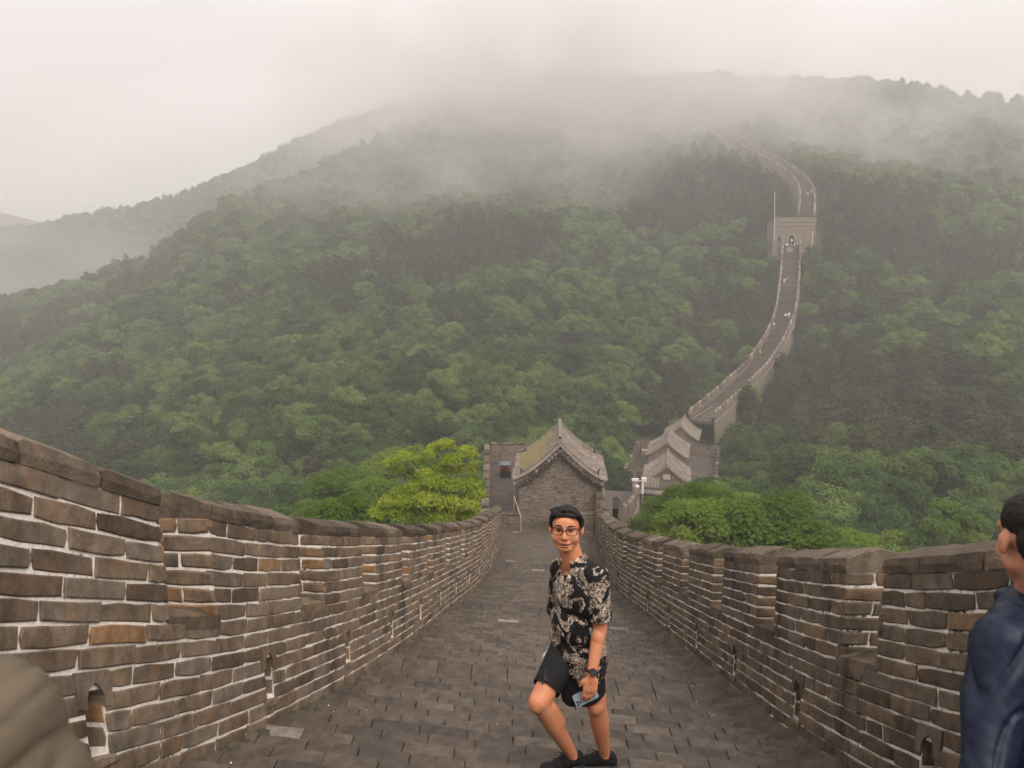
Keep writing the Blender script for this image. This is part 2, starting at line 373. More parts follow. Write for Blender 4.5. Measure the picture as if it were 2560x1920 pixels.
gx, gy = np.meshgrid(xs, ys); hz = ground(gx.ravel(), gy.ravel())
hz = np.clip(hz, -85, 200)
rough_ = np.array([noise.noise((x*.03, y*.03, 0))*4+noise.noise((x*.12, y*.12, 3))*1.1 for x, y in zip(gx.ravel(), gy.ravel())])
def corridor(x, y):
    """0 on the walls' lines, 1 away from them"""
    d = np.full(len(x), 1e9)
    for P in (list(zip(np.interp(np.arange(-60, 39, 3), LY, LX)*0+1, np.arange(-60, 39, 3))), [(a, b_) for a, b_, _ in resample(WALK1, 3)], [(a, b_) for a, b_, _ in resample(WALK2, 3)], [(a, b_) for a, b_, _ in resample(WALK3, 3)]):
        P = np.array(P, float); d = np.minimum(d, np.sqrt((x[:, None]-P[:, 0])**2+(y[:, None]-P[:, 1])**2).min(1))
    return d
cd = corridor(gx.ravel(), gy.ravel())
hz = hz+rough_*np.clip((cd-6)/20, 0, 1)
HG = hz.reshape(gx.shape)
def gh(x, y):
    """height of the terrain mesh"""
    x = np.asarray(x, float); y = np.asarray(y, float)
    i = np.clip(np.searchsorted(xs, x)-1, 0, len(xs)-2); j = np.clip(np.searchsorted(ys, y)-1, 0, len(ys)-2)
    a = np.clip((x-xs[i])/(xs[i+1]-xs[i]), 0, 1); b_ = np.clip((y-ys[j])/(ys[j+1]-ys[j]), 0, 1)
    return HG[j, i]*(1-a)*(1-b_)+HG[j, i+1]*a*(1-b_)+HG[j+1, i]*(1-a)*b_+HG[j+1, i+1]*a*b_
nx_, ny_ = len(xs), len(ys)
me = bpy.data.meshes.new('hills')
ii = (np.arange(ny_-1)[:, None]*nx_+np.arange(nx_-1)[None]).ravel()
me.from_pydata(np.stack([gx.ravel(), gy.ravel(), hz], 1).tolist(), [], np.stack([ii, ii+1, ii+1+nx_, ii+nx_], 1).tolist())
me.polygons.foreach_set('use_smooth', [True]*len(me.polygons))
o = mobj('hills', me, M['soil'], label='steep forested hillsides around the saddle below the wall', kind='structure')

# haze: one closed box round everything
hb = MB(); hb.box((-70, 425, 60), (1330, 1060, 310))
hm = bpy.data.materials.new('haze_air'); hm.use_nodes = True; hm.node_tree.nodes.clear()
ho = hm.node_tree.nodes.new('ShaderNodeOutputMaterial'); hv = hm.node_tree.nodes.new('ShaderNodeVolumePrincipled')
hv.inputs['Color'].default_value = (.985, .968, .952, 1); hv.inputs['Density'].default_value = HAZE_DENSITY; hv.inputs['Anisotropy'].default_value = .25
hm.node_tree.links.new(hv.outputs[0], ho.inputs['Volume'])
hb.build('haze', hm, label='pale grey mist filling the valley air', kind='stuff')

# banks of mist: over the summit, between the two crests, in the far valley and at the right
def cloud(name, c_, r_, dens, scale, seed, label):
    mb = MB(); vs, fs = [], []
    n = 24; m_ = 12; vs = [Vector((0, 0, 1))]
    for i in range(1, m_):
        for k in range(n): vs.append(Vector((math.sin(math.pi*i/m_)*math.cos(2*math.pi*k/n), math.sin(math.pi*i/m_)*math.sin(2*math.pi*k/n), math.cos(math.pi*i/m_))))
    vs.append(Vector((0, 0, -1))); q = len(vs)-1
    for k in range(n): fs += [(0, 1+k, 1+(k+1) % n), (q, q-n+(k+1) % n, q-n+k)]
    for i in range(m_-2):
        for k in range(n): a = 1+i*n; fs.append((a+k, a+n+k, a+n+(k+1) % n, a+(k+1) % n))
    mb.add(vs, fs); m = bpy.data.materials.new(name+'_vapour'); m.use_nodes = True; nt = m.node_tree; nt.nodes.clear()
    out = nt.nodes.new('ShaderNodeOutputMaterial'); pv = nt.nodes.new('ShaderNodeVolumePrincipled'); pv.inputs['Color'].default_value = (.99, .975, .96, 1); pv.inputs['Anisotropy'].default_value = .2
    tc = nt.nodes.new('ShaderNodeTexCoord').outputs['Object']; ln = nt.nodes.new('ShaderNodeVectorMath'); ln.operation = 'LENGTH'; nt.links.new(tc, ln.inputs[0])
    fall = mth(nt, 'POWER', mth(nt, 'MAXIMUM', mth(nt, 'SUBTRACT', 1, mth(nt, 'MULTIPLY', ln.outputs['Value'], ln.outputs['Value'])), 0), 1.3)
    mp = nt.nodes.new('ShaderNodeMapping'); mp.inputs['Location'].default_value = (seed, seed*.7, 0); mp.inputs['Scale'].default_value = (scale*r_[0]/60, scale*r_[1]/60, scale*r_[2]/40); nt.links.new(tc, mp.inputs[0])
    nn = ramp(nt, noise_n(nt, mp.outputs[0], 1.0, 4, .55, .3), [(.34, gray(0.05)), (.66, gray(1))])
    nt.links.new(mth(nt, 'MULTIPLY', mth(nt, 'MULTIPLY', fall, nn), dens), pv.inputs['Density']); nt.links.new(pv.outputs[0], out.inputs['Volume'])
    o = mb.build('cloud', m, label=label, kind='stuff'); o.location = c_; o.scale = r_; return o
cloud('summit', at(1380, 205, 335), (150, 90, 62), .055, 1.6, 3, 'white mist bank covering the summit of the hill')
cloud('slope', at(1150, 420, 285), (105, 60, 52), .018, 1.7, 8, 'thin mist over the upper middle of the hill')
cloud('crest', at(900, 330, 460), (85, 60, 30), .008, 1.8, 11, 'thin mist drifting between the two left crests')
cloud('valley', at(40, 700, 390), (130, 80, 46), .008, 1.5, 19, 'pale mist hanging in the far valley at the left')
cloud('shoulder', at(2300, 330, 290), (120, 60, 56), .024, 1.5, 27, 'faint mist over the right shoulder of the hill')
# ------------------------------------------------------------------ our parapets, brick by brick
COURSE = .110
def visible(p_):
    x, y, d = pix(*p_)
    return d > .3 and -60 < x < 2620 and -60 < y < 1990
def build_parapet(name, label, crv, gaps, u0, u1, mats, holes=True, single=300, bricks=True, thick=.42, simple_from=1e9, top_courses=14, sill_course=8, plinth=1):
    mat, mor, cop = mats
    root = holder(name, label=label, cat='parapet wall')
    top_v = top_courses*COURSE; sill_v = sill_course*COURSE
    gaps = [g for g in gaps if g[0] > u0 and g[1] < u1]
    ends = [u0]+[e for g in gaps for e in g]+[u1]
    merlons = [(ends[i], ends[i+1]) for i in range(0, len(ends), 2)]
    hv0, hv1, hw = .24, .56, .062
    hol = [((a+b_)/2) for a, b_ in merlons if b_-a > .8] if holes else []
    # core of mortar with real gaps and loopholes
    ub = sorted(set([u0, u1]+[e for g in gaps for e in g]+[h+s_*hw for h in hol for s_ in (-1, 1)]))
    fine = []
    for a, b_ in zip(ub[:-1], ub[1:]):
        n = max(1, int((b_-a)/.7)); fine += list(np.linspace(a, b_, n, endpoint=False))
    fine.append(ub[-1]); vb = [-.5, hv0, hv1, sill_v, top_v]; core = MB()
    def state(i, k):
        if i < 0 or i >= len(fine)-1 or k < 0 or k >= len(vb)-1: return None
        um = (fine[i]+fine[i+1])/2
        if k == 3 and any(g[0] < um < g[1] for g in gaps): return None
        if k == 1 and any(abs(um-h) < hw for h in hol): return -.26
        return 0.0
    for i in range(len(fine)-1):
        for k in range(len(vb)-1):
            st = state(i, k)
            if st is None: continue
            a, b_, c0, c1 = fine[i], fine[i+1], vb[k], vb[k+1]
            core.add([crv(a, c0, st), crv(b_, c0, st), crv(b_, c1, st), crv(a, c1, st)], [(0, 1, 2, 3)])
            core.add([crv(a, c0-(3.5 if k == 0 else 0), -thick), crv(b_, c0-(3.5 if k == 0 else 0), -thick), crv(b_, c1, -thick), crv(a, c1, -thick)], [(3, 2, 1, 0)])
            for di, dk in ((-1, 0), (1, 0), (0, 1), (0, -1)):
                s2 = state(i+di, k+dk)
                if s2 is not None and s2 >= st: 
                    continue
                w2 = -thick if s2 is None else s2
                ua = a if di < 0 else b_; 
                if di: q = [(ua, c0), (ua, c1)]
                else: vv = c1 if dk > 0 else c0; q = [(a, vv), (b_, vv)]
                core.add([crv(*q[0], st), crv(*q[1], st), crv(*q[1], w2), crv(*q[0], w2)], [(0, 1, 2, 3)])
    core.build('mortar_core', mor, root)
    pieces = []   # (distance, kind name, MB)
    def emit(mbx, kind='brick'):
        c_ = np.mean(np.array(mbx.v), 0); pieces.append((float(np.linalg.norm(c_)) if visible(c_) else 1e4+float(np.linalg.norm(c_)), kind, mbx))
    JT = .0068
    for k in range(0, top_courses):
        v0 = k*COURSE+JT; v1 = (k+1)*COURSE-JT
        spans = [(u0, u1)] if k < sill_course else merlons
        for a, b_ in spans:
            cut = []
            for h in hol:
                if v1 > hv0+.02 and v0 < hv1-.02: cut.append((h-hw-.004, h+hw+.004))
                elif v1 > hv1-.02 and v0 < hv1+.06 : cut.append((h-.115, h+.115))
            segs = []; s0 = a
            for c0, c1 in sorted(cut):
                if c0 > s0 and c1 < b_: segs.append((s0, c0)); s0 = c1
            # the arch stone takes the course under the lintel too
            segs.append((s0, b_))
            for sa, sb in segs:
                if sb-sa < .03: continue
                u = sa; first = True
                off = (.19 if k % 2 else .0)+random.uniform(-.04, .04)
                while u < sb-1e-6:
                    L = random.choice([.38, .40, .39, .36, .20, .41]) if not first else max(.12, .4-off)
                    e = u+L
                    if sb-e < .12: e = sb
                    e = min(e, sb)
                    mb = MB(); j = .0055
                    la, lb = (not first), (e < sb)
                    ou = brick_outline(u+JT*.7*(1 if la else .2), e-JT*.7*(1 if lb else .2), v0, v1, j, .20, la, lb, 2 if e-u > .25 else 1)
                    wz = random.uniform(-.003, .006)
                    cu, cv = (u+e)/2, (v0+v1)/2
                    t_ = min(1, max(0, random.betavariate(2.2, 2.0)*.85+(.12 if random.random() < .12 else 0)))
                    prism(crv, ou, -.04, .009+wz, .0065, t_, mb)
                    emit(mb); u = e; first = False
        # reveals of the gaps: bricks on the two jambs
        if k >= sill_course:
            for g in gaps:
                for ue, sgn in ((g[1], -1), (g[0], 1)):
                    for (wa, wb) in (((.008, -.19), (-.20, -thick+.01)) if k % 2 else ((.008, -.37),)):
                        def jm(a_, v_, w_, ue=ue, sgn=sgn): return crv(ue+sgn*w_, v_, a_)
                        mb = MB(); prism(jm, brick_outline(wb, wa, v0, v1, .006, 0, True, True, 1), -.03, .008+random.uniform(0, .006), .012, random.uniform(.35, 1.0), mb); emit(mb)
    for h in hol:   # arched lintel stone and the sill of each loophole
        hh = hv1-.03; ar = [(h-.112, hh-.055), (h-hw+.002, hh-.055), (h-hw+.006, hh+.0), (h-hw*.55, hh+.045), (h, hh+.068), (h+hw*.55, hh+.045), (h+hw-.006, hh), (h+hw-.002, hh-.055), (h+.112, hh-.055), (h+.112, hh+.122), (h-.112, hh+.122)]
        n = len(ar); vs = [crv(u, v, w) for w in (-.2, .016) for u, v in ar]
        fs = [(i, (i+1) % n, (i+1) % n+n, i+n) for i in range(n)]+[tuple(range(n, 2*n))]
        mb = MB(); mb.add(vs, fs, random.uniform(.3, .7)); emit(mb, 'arched_stone')
        mb = MB(); prism(crv, brick_outline(h-.10, h+.10, hv0-.07, hv0-.005, .004, 0), -.04, .022, .012, .75, mb); emit(mb, 'loophole_sill')
        for kk in range(2):   # brick lining seen inside the slot
            def jm(a_, v_, w_, ue=h+hw, sgn=-1): return crv(ue+sgn*w_, v_, a_)
            mb = MB(); prism(jm, brick_outline(-.25, -.006, hv0+.02+kk*.13, hv0+.13+kk*.13, .004, 0, nu=1), -.02, .004, .006, random.uniform(.6, 1), mb); emit(mb)
    for g in gaps:  # weathered saddle stone on the sill of every gap
        for wa, wb in ((.012, -.20), (-.20, -thick)):
            mb = MB(); a, b_ = g[0]-.02, g[1]+.03; vs = []; nw = 4
            for i in range(nw+1):
                w = wa+(wb-wa)*i/nw; lift = .085*math.sin(math.pi*min(1, (wa-w+.05)/.42*1.0))
                for uu in (a, (a+b_)/2, b_): vs.append(crv(uu, sill_v+lift*random.uniform(.55, 1.2)+.005, w))
            for uu in (a, (a+b_)/2, b_): vs.append(crv(uu, sill_v-.045, wa))
            fs = [(i*3+q, i*3+q+1, i*3+q+4, i*3+q+3) for i in range(nw) for q in (0, 1)]
            base = (nw+1)*3; fs += [(base+q, base+q+1, q+1, q) for q in (0, 1)]
            mb.add(vs, fs, random.uniform(.1, .5)); emit(mb, 'sill_stone')
    # coping: worn saddle-backed stones
    for a, b_ in merlons:
        n = max(1, round((b_-a)/.40)); cuts = np.linspace(a-.015, b_+.015, n+1)
        cuts[1:-1] += np.random.uniform(-.06, .06, n-1)
        for i in range(n):
            c0, c1 = cuts[i]+.006, cuts[i+1]-.006; mb = MB(); vs = []; prof = [(.014, 0), (.022, .05), (.014, .102), (-.07, .142), (-.20, .185), (-.33, .15), (-.43, .10), (-.435, 0)]
            sc = random.uniform(.88, 1.1); us = [c0, c0+.03, (c0+c1)/2, c1-.03, c1]
            for qi, u in enumerate(us):
                en = .93 if qi in (0, 4) else 1
                for w, v in prof: vs.append(crv(u, top_v-.004+v*(sc*en*.9+.05)+random.uniform(-.006, .006)*(v > 0), w+random.uniform(-.006, .006)-(.004 if en < 1 else 0)))
            n_ = len(prof); fs = [(q*n_+r_, (q+1)*n_+r_, (q+1)*n_+r_+1, q*n_+r_+1) for q in range(4) for r_ in range(n_-1)]+[tuple(range(n_)), tuple(4*n_+r_ for r_ in range(n_))[::-1]]
            mb.add(vs, fs, random.random()); c_ = np.mean(np.array(mb.v), 0)
            mb.build('coping_stone', cop, root)
    pieces.sort(key=lambda t: t[0]); rest = MB(); nb = 0
    for d, kind, mb in pieces:
        if (kind != 'brick' and d < 1e4 and d < 25) or (kind == 'brick' and nb < single and d < 1e4):
            nb += kind == 'brick'
            mb.build(kind, mat, root)
        else: rest.v.extend([]) or rest.add(mb.v, mb.f, mb.t[0])
    if rest.v: rest.build('distant_brickwork', mat, root, kind='stuff')
    rebase(root, crv(u0+(u1-u0)*.2, 0, 0))
    return root
yl = np.arange(-1.5, 37.31, .3)
CL = Curve([(wall_left_x(y), y, floor_z(wall_left_x(y), y)) for y in yl], 1)
CR = Curve([(wall_right_x(y), y, floor_z(wall_right_x(y), y)) for y in yl], -1)
def gap_list(crv, starts, w=.5, pitch=1.76, end=36.5):
    st = list(starts)
    while st[-1]+pitch < end: st.append(st[-1]+pitch+random.uniform(-.05, .05))
    return [(crv.u_at_y(y), crv.u_at_y(y+w)) for y in st]
build_parapet('left_parapet', 'brick parapet left of the steps with white mortar, warm brown bricks and loopholes', CL, gap_list(CL, [-.05, 1.72, 3.50, 5.32, 6.86, 8.58]), CL.U[0], CL.U[-1], (M['brick'], M['mortar'], M['coping'])).name = 'brick_parapet'
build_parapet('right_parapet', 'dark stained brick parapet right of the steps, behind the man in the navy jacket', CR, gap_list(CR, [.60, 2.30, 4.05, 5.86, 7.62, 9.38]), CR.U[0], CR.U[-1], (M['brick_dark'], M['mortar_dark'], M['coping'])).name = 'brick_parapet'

# rough mortar and rubble along the foot of each parapet
for crv, wd, hh, nm in ((CL, .06, .035, 'left'), (CR, .38, .11, 'right')):
    mb = MB(); us = np.arange(0, crv.U[-1], .07); prof = [(.0, 1.15), (.25, .9), (.5, .62), (.78, .35), (1.05, -.1), (1.1, -.6)]; vs = []
    for u in us:
        for q, h in prof:
            nn = noise.noise((u*3.1, q*2, 5 if nm == 'left' else 9)); n2 = noise.noise((u*11, q*7, 2))
            vs.append(crv(u, hh*(h+.55*nn*(h > 0)+.3*n2*(h > 0))+.0, .014+wd*q*(1+.35*nn)))
    n_ = len(prof); mb.add(vs, [(i*n_+k, (i+1)*n_+k, (i+1)*n_+k+1, i*n_+k+1) for i in range(len(us)-1) for k in range(n_-1)], .4)
    for i, f_ in enumerate(mb.f): mb.t[i] = .5+.5*noise.noise((f_[0]*.05, 1, 1))
    mb.build('rubble_skirt', M['rubble'], kind='structure', label='rough dark mortar and rubble along the foot of the %s parapet' % nm, smooth=True)
# ------------------------------------------------------------------ stepped paving
pav = holder('stone_steps', label='broad worn grey brick steps leading down between the parapets', kind='structure')
ct, st_ = math.cos(math.atan(TH)), math.sin(math.atan(TH))
under = MB(); pieces = []
s = -1.2; rows = []
while s < 38.9:
    wide = any(abs(s-x) < .15 for x in (6.55, 12.6, 20.2, 28.0))
    T = .262 if not wide else .60
    if s < 2.2: T = .33
    if s > 37: T = .34
    rows.append((s, s+T)); s += T
for ri, (s0, s1) in enumerate(rows):
    zt = float(smooth_interp(min(s1, s0+.32), gs, gz)) if s0 > 6.4 and s1-s0 > .5 else float(smooth_interp((s0+s1)/2, gs, gz))
    # x range: where the row meets the walls
    def ends_at(sv):
        xl, xr = -1.5, 2.5
        for _ in range(8): xl = wall_left_x(min(max(sv-TH*xl, -4.9), 37.3)); xr = wall_right_x(min(max(sv-TH*xr, -4.9), 37.3))
        return xl, xr
    xl, xr = ends_at(s0); xl -= .05; xr += .05
    def mp(a, b_, w, s0=s0): return (a, s0+b_-TH*a, w)
    z_ = zt
    under.add([(xl, s0-.02-TH*xl, z_-.02), (xr, s0-.02-TH*xr, z_-.02), (xr, s1-TH*xr-.012, z_-.02), (xl, s1-TH*xl-.012, z_-.02),
               (xl, s1-TH*xl-.012, z_-.5), (xr, s1-TH*xr-.012, z_-.5)], [(0, 1, 2, 3), (3, 2, 5, 4)])
    x = xl+(0 if ri % 2 else -.178)+random.uniform(-.03, .03)
    while x < xr:
        w = .355*random.uniform(.95, 1.05)*(1.0 if s1-s0 < .5 else 1.1); a, b_ = max(x, xl), min(x+w, xr)
        if b_-a > .05:
            mb = MB(); dz = random.uniform(-.003, .004); gap = random.uniform(.0008, .0036)
            t_ = random.betavariate(2.5, 2.5)*.86
            if random.random() < .014: t_ = random.uniform(.93, 1)
            ou = brick_outline(a+gap, b_-gap, .006, s1-s0-.004, .0022, 0, nu=1)
            tilt = random.uniform(-.006, .006)
            def mq(u, v, w_, z_=z_, dz=dz, mp=mp, tilt=tilt, a=a, T=s1-s0): return mp(u, v, z_+dz+w_+tilt*(u-a)-.010*(v/T-.5))
            prism(mq, ou, -.11, .0, .006, t_, mb); c_ = np.mean(np.array(mb.v), 0)
            pieces.append((float(np.linalg.norm(c_)) if visible(c_) else 1e4, mb))
        x += w
pieces.sort(key=lambda t: t[0]); rest = MB()
for i, (d, mb) in enumerate(pieces):
    if i < 300 and d < 1e4: mb.build('paving_brick', M['slab'], pav)
    else: rest.add(mb.v, mb.f, mb.t[0])
rest.build('distant_paving', M['slab'], pav, kind='stuff'); under.build('step_bed', M['joint'], pav)

rgp = random.Random(4); mb = MB()
for _ in range(45):
    u = rgp.uniform(2.5, 14); e = rgp.uniform(-.3, 1); xx = wall_left_x(u)*(1-max(0, e))+wall_right_x(u)*max(0, e) if e > 0 else wall_left_x(u)+rgp.uniform(.1, .5)
    z_ = None; s_ = u+TH*xx
    for s0, s1 in rows:
        if s0 <= s_ < s1: z_ = float(smooth_interp(min(s1, s0+.32), gs, gz)) if s0 > 6.4 and s1-s0 > .5 else float(smooth_interp((s0+s1)/2, gs, gz))
    if z_ is None: continue
    r_ = rgp.uniform(.004, .009); vs = [(xx+r_*a, u+r_*b_, z_+r_*(c_+.6)) for a, b_, c_ in ((1, 0, 0), (0, 1, 0), (-1, 0, 0), (0, -1, 0), (0, 0, .7), (0, 0, -.6))]
    mb.add(vs, [(0, 1, 4), (1, 2, 4), (2, 3, 4), (3, 0, 4), (1, 0, 5), (2, 1, 5), (3, 2, 5), (0, 3, 5)], rgp.random())
mb.build('pebbles', M['mortar'], kind='stuff', label='small pale chips of mortar and grit scattered on the steps')
# ------------------------------------------------------------------ halls with tiled roofs
def rot(h): return Matrix.Rotation(-R(h), 4, 'Z')   # heading clockwise from +Y
def hall(label, origin, heading, w, L, wall_h, ridge_h, detail=2, bricks=False, grass=False, over=.32, plaque=False, group=None):
    """gabled brick guardhouse: x across, y along the ridge, z up, origin at the middle of the front wall's foot"""
    T = Matrix.Translation(Vector(origin))@rot(heading)
    def P(x, y, z): return tuple(T@Vector((x, y, z)))
    root = holder('guardhouse', label=label, cat='guardhouse', group=group)
    hw = w/2; ew = hw+over; eh = wall_h-.05
    def rz(x): t = min(1, abs(x)/ew); return ridge_h-(ridge_h-eh)*(1-(1-t)**1.42)   # sagging slope
    xsl = np.linspace(-ew, ew, 17); y0, y1 = -.28, L+.28
    # walls
    gx_ = [x for x in np.linspace(-hw, hw, 13)]
    mb = MB()
    for yy, flip in ((0, 0), (L, 1)):
        top = [P(x, yy, rz(x)-.16) for x in gx_]; bot = [P(x, yy, -.6) for x in gx_]; n = len(gx_)
        mb.add(bot+top, [((i, i+1, n+i+1, n+i) if not flip else (i+1, i, n+i, n+i+1)) for i in range(n-1)], .5)
    for xx, flip in ((-hw, 1), (hw, 0)):
        q = [P(xx, 0, -.6), P(xx, L, -.6), P(xx, L, rz(hw)-.16), P(xx, 0, rz(hw)-.16)]
        mb.add(q, [(0, 1, 2, 3) if not flip else (3, 2, 1, 0)], .5)
    mb.build('wall', M['mortar_far'] if bricks else M['brick_far'], root)
    if bricks:
        rest = MB(); cnt = 0; k = 0; v = .0; ch = .098
        while v < rz(0)-.3:
            # width of this course under the roof line
            lim = hw
            while lim > .05 and rz(lim)-(.74 if detail > 1 else .22) < v+ch: lim -= .02
            x = -hw+(.0 if k % 2 else -.17)
            if lim > .1:
                a0, b0 = (-hw, hw) if lim >= hw-.03 else (-lim, lim)
                while x < b0:
                    l_ = .35*random.choice([1, 1, 1.04, .96, .5]); a, b_ = max(x+.006, a0), min(x+l_-.006, b0)
                    if b_-a > .04:
                        pb = MB(); q = lambda u, vv, ww: P(u, -ww, vv)
                        prism(q, brick_outline(a, b_, v+.007, v+ch-.007, .003, nu=0), -.02, .014+random.uniform(-.003, .004), .006, random.betavariate(2, 2), pb, centre=False)
                        if cnt < 300: pb.build('brick', M['brick_far'], root); cnt += 1
                        else: rest.add(pb.v, pb.f, pb.t[0])
                    x += l_
            v += ch; k += 1
        # side wall courses
        for xx in (-hw, hw):
            v = 0; k = 0
            while v < wall_h-.25:
                y = 0 if k % 2 else -.17
                while y < L:
                    a, b_ = max(y+.006, 0), min(y+.344, L)
                    if b_-a > .04:
                        q = lambda u, vv, ww: P(xx+math.copysign(ww, xx), u, vv)
                        prism(q, brick_outline(a, b_, v+.007, v+ch-.007, .002, nu=0), -.01, .012, .004, random.betavariate(2, 2), rest, centre=False)
                    y += .35
                v += ch; k += 1
        rest.build('upper_brickwork', M['brick_far'], root, kind='stuff')
    # roof boards and tiles
    mb = MB(); n = len(xsl)
    for dz in (0, -.13): 
        mb.add([P(x, y, rz(x)+dz) for y in (y0, y1) for x in xsl], [((i, i+1, n+i+1, n+i) if dz == 0 else (i+1, i, n+i, n+i+1)) for i in range(n-1)], .0)
    for yy in (y0, y1): mb.add([P(x, yy, rz(x)+dz) for dz in (0, -.13) for x in xsl], [(i, n+i, n+i+1, i+1) for i in range(n-1)], .3)
    for xx in (-ew, ew): mb.add([P(xx, y, rz(ew)+dz) for dz in (0, -.13) for y in (y0, y1)], [(0, 1, 3, 2)], .3)
    roof = mb.build('roof', M['tile'], root)
    mb = MB(); pitch = .30 if detail > 1 else .42; y = y0+.38; sl = np.linspace(.10, ew+.06, 9 if detail > 1 else 6)
    while y < y1-.35:
        for sg in (-1, 1):
            vs = []; rr = pitch*.30
            tj = random.random()
            for x in sl:
                zz = rz(x)+.0
                for k in range(5):
                    a = math.pi*k/4; vs.append(P(sg*x, y+rr*math.cos(a)+random.uniform(-.008, .008), zz+rr*.95*math.sin(a)+random.uniform(-.006, .006)))
            fs = [(i*5+k, i*5+k+1, (i+1)*5+k+1, (i+1)*5+k) if sg < 0 else (i*5+k+1, i*5+k, (i+1)*5+k, (i+1)*5+k+1) for i in range(len(sl)-1) for k in range(4)]+[tuple((len(sl)-1)*5+k for k in range(5))]
            n0 = len(mb.t); mb.add(vs, fs, .5)
            for q in range(n0, len(mb.t)): mb.t[q] = min(1, max(0, .5+.35*tj+random.uniform(-.25, .3)))
        y += pitch
    mb.build('roof_tiles', M['tile'], roof, kind='stuff')
    if detail > 1:   # round tile ends hanging along the eaves
        for sg in (-1, 1):
            mb = MB(); y = y0+.38
            while y < y1-.35: mb.tube([P(sg*(ew+.05), y, rz(ew)+.02), P(sg*(ew+.09), y, rz(ew)+.015)], .075, 8, random.random()); y += pitch
            mb.build('eave_tile_ends', M['tile'], roof, kind='stuff')
    # main ridge with finials, descending verge ridges
    mb = MB(); ys_ = np.linspace(y0+.02, y1-.02, 9); pr = [(-.13, -.05), (-.12, .16), (-.07, .24), (-.05, .30), (.05, .30), (.07, .24), (.12, .16), (.13, -.05)]
    vs = []; 
    for y in ys_:
        e = abs((y-(y0+y1)/2)/((y1-y0)/2)); lift = .10*e**4
        for x, z in pr: vs.append(P(x, y, ridge_h+z+lift))
    m_ = len(pr); mb.add(vs, [(i*m_+k, i*m_+k+1, (i+1)*m_+k+1, (i+1)*m_+k) for i in range(8) for k in range(m_-1)]+[tuple(range(m_))[::-1], tuple(8*m_+k for k in range(m_))], .55)
    mb.build('ridge', M['trim'], roof)
    if detail > 1:
        mb = MB(); mb.tube([P(0, y0+.3, ridge_h+.3), P(0, y0+.14, ridge_h+.50), P(0, y0-.06, ridge_h+.54)], [.09, .06, .02], 6, .1); mb.build('ridge_ornament', M['tile'], roof)
        mb = MB(); mb.tube([P(0, y1-.3, ridge_h+.3), P(0, y1-.1, ridge_h+.55), P(0, y1-.02, ridge_h+.75)], [.10, .07, .02], 6, .1)
        mb.build('ridge_ornament', M['tile'], roof)
        mb = MB(); mb.tube([P(0, y1-.2, ridge_h+.5), P(0, y1-.18, ridge_h+1.25)], .012, 5); mb.build('lightning_rod', M['bark'], roof)
    for yy in (y0+.62, y1-.62) if detail > 1 else (y0+.35, y1-.35):
        for sg in (-1, 1):
            mb = MB(); xs_ = np.linspace(.12, ew*.80, 8); vs = []; pr2 = [(-.10, 0), (-.09, .15), (-.045, .22), (.045, .22), (.09, .15), (.10, 0)]
            for x in xs_:
                for q, z in pr2: vs.append(P(sg*x, yy+q, rz(x)+z))
            fs = [(i*6+k, (i+1)*6+k, (i+1)*6+k+1, i*6+k+1) for i in range(7) for k in range(5)]+[tuple(42+k for k in range(6)), tuple(range(6))[::-1]]
            if sg < 0: fs = [f[::-1] for f in fs]
            mb.add(vs, fs, .35); mb.build('verge_ridge', M['trim'], roof)
            if detail > 1:
                x = ew*.80+.05; mb = MB(); mb.tube([P(sg*x, yy, rz(x)), P(sg*(x+.02), yy, rz(x)+.26), P(sg*(x+.11), yy, rz(x)+.37)], [.10, .08, .03], 6, .05); mb.build('verge_ornament', M['tile'], roof)
    # gable edge: row of verge tiles, tile ends and moulded courses
    for yy, sg_ in ((y0, -1), (y1, 1)):
        if sg_ > 0 and detail < 2: continue
        mb = MB(); vs = []; 
        for x in xsl:
            for z, q in ((.12, 0), (.13, .1), (.02, .11), (-.05, .04)): vs.append(P(x, yy+sg_*q, rz(x)+z))
        mb.add(vs, [(i*4+k, i*4+k+1, (i+1)*4+k+1, (i+1)*4+k)[::sg_] for i in range(len(xsl)-1) for k in range(3)], .8); mb.build('verge', M['trim'], roof)
        if detail > 1:
            nn = 15
            for s2 in (-1, 1):
                for i in range(nn):
                    x = ew*(i+.5)/nn; z = rz(x)-.20; pb = MB()
                    pb.tube([P(s2*x, yy+sg_*.0, z), P(s2*x, yy+sg_*.13, z-.01)], .105, 8, random.random()); pb.tube([P(s2*x+.03, yy, z-.20), P(s2*x+.03, yy+sg_*.10, z-.21)], .08, 6, random.random()*.5)
                    pb.build('tile_end', M['tile'], roof)
            for off, pw, tt in ((.50, .17, .2), (.60, .11, .7), (.70, .06, .35)):
                mb = MB(); vs = []; yw = 0 if sg_ < 0 else L
                for x in np.linspace(-hw-.03, hw+.03, 17):
                    for z, q in ((0, pw), (-.05, pw), (-.06, 0), (.01, 0)): vs.append(P(x, yw+sg_*q, rz(x)-off+z))
                mb.add(vs, [(i*4+k, i*4+(k+1) % 4, (i+1)*4+(k+1) % 4, (i+1)*4+k)[::sg_] for i in range(16) for k in range(4)], tt); mb.build('gable_moulding', M['brick_far'], root)
    if grass:   # dry grass grown over the left slope
        mb = MB()
        for _ in range(3400):
            x = -abs(random.triangular(.2, ew-.1, 1.6)); y = random.uniform(y0+1.0, y1-.6)
            if noise.noise((x*.9, y*.7, 4)) < -.28+abs(x+1.6)*.12: continue
            z = rz(x)+.02; h = random.uniform(.10, .34); a = random.uniform(0, 6.28); dx, dy = math.cos(a)*h*.5, math.sin(a)*h*.5-.05
            mb.add([P(x-.012, y, z), P(x+.014, y+.01, z), P(x+dx-.05, y+dy, z+h)], [(0, 1, 2)], random.random())
        mb.build('dry_grass', M['straw'], roof, kind='stuff')
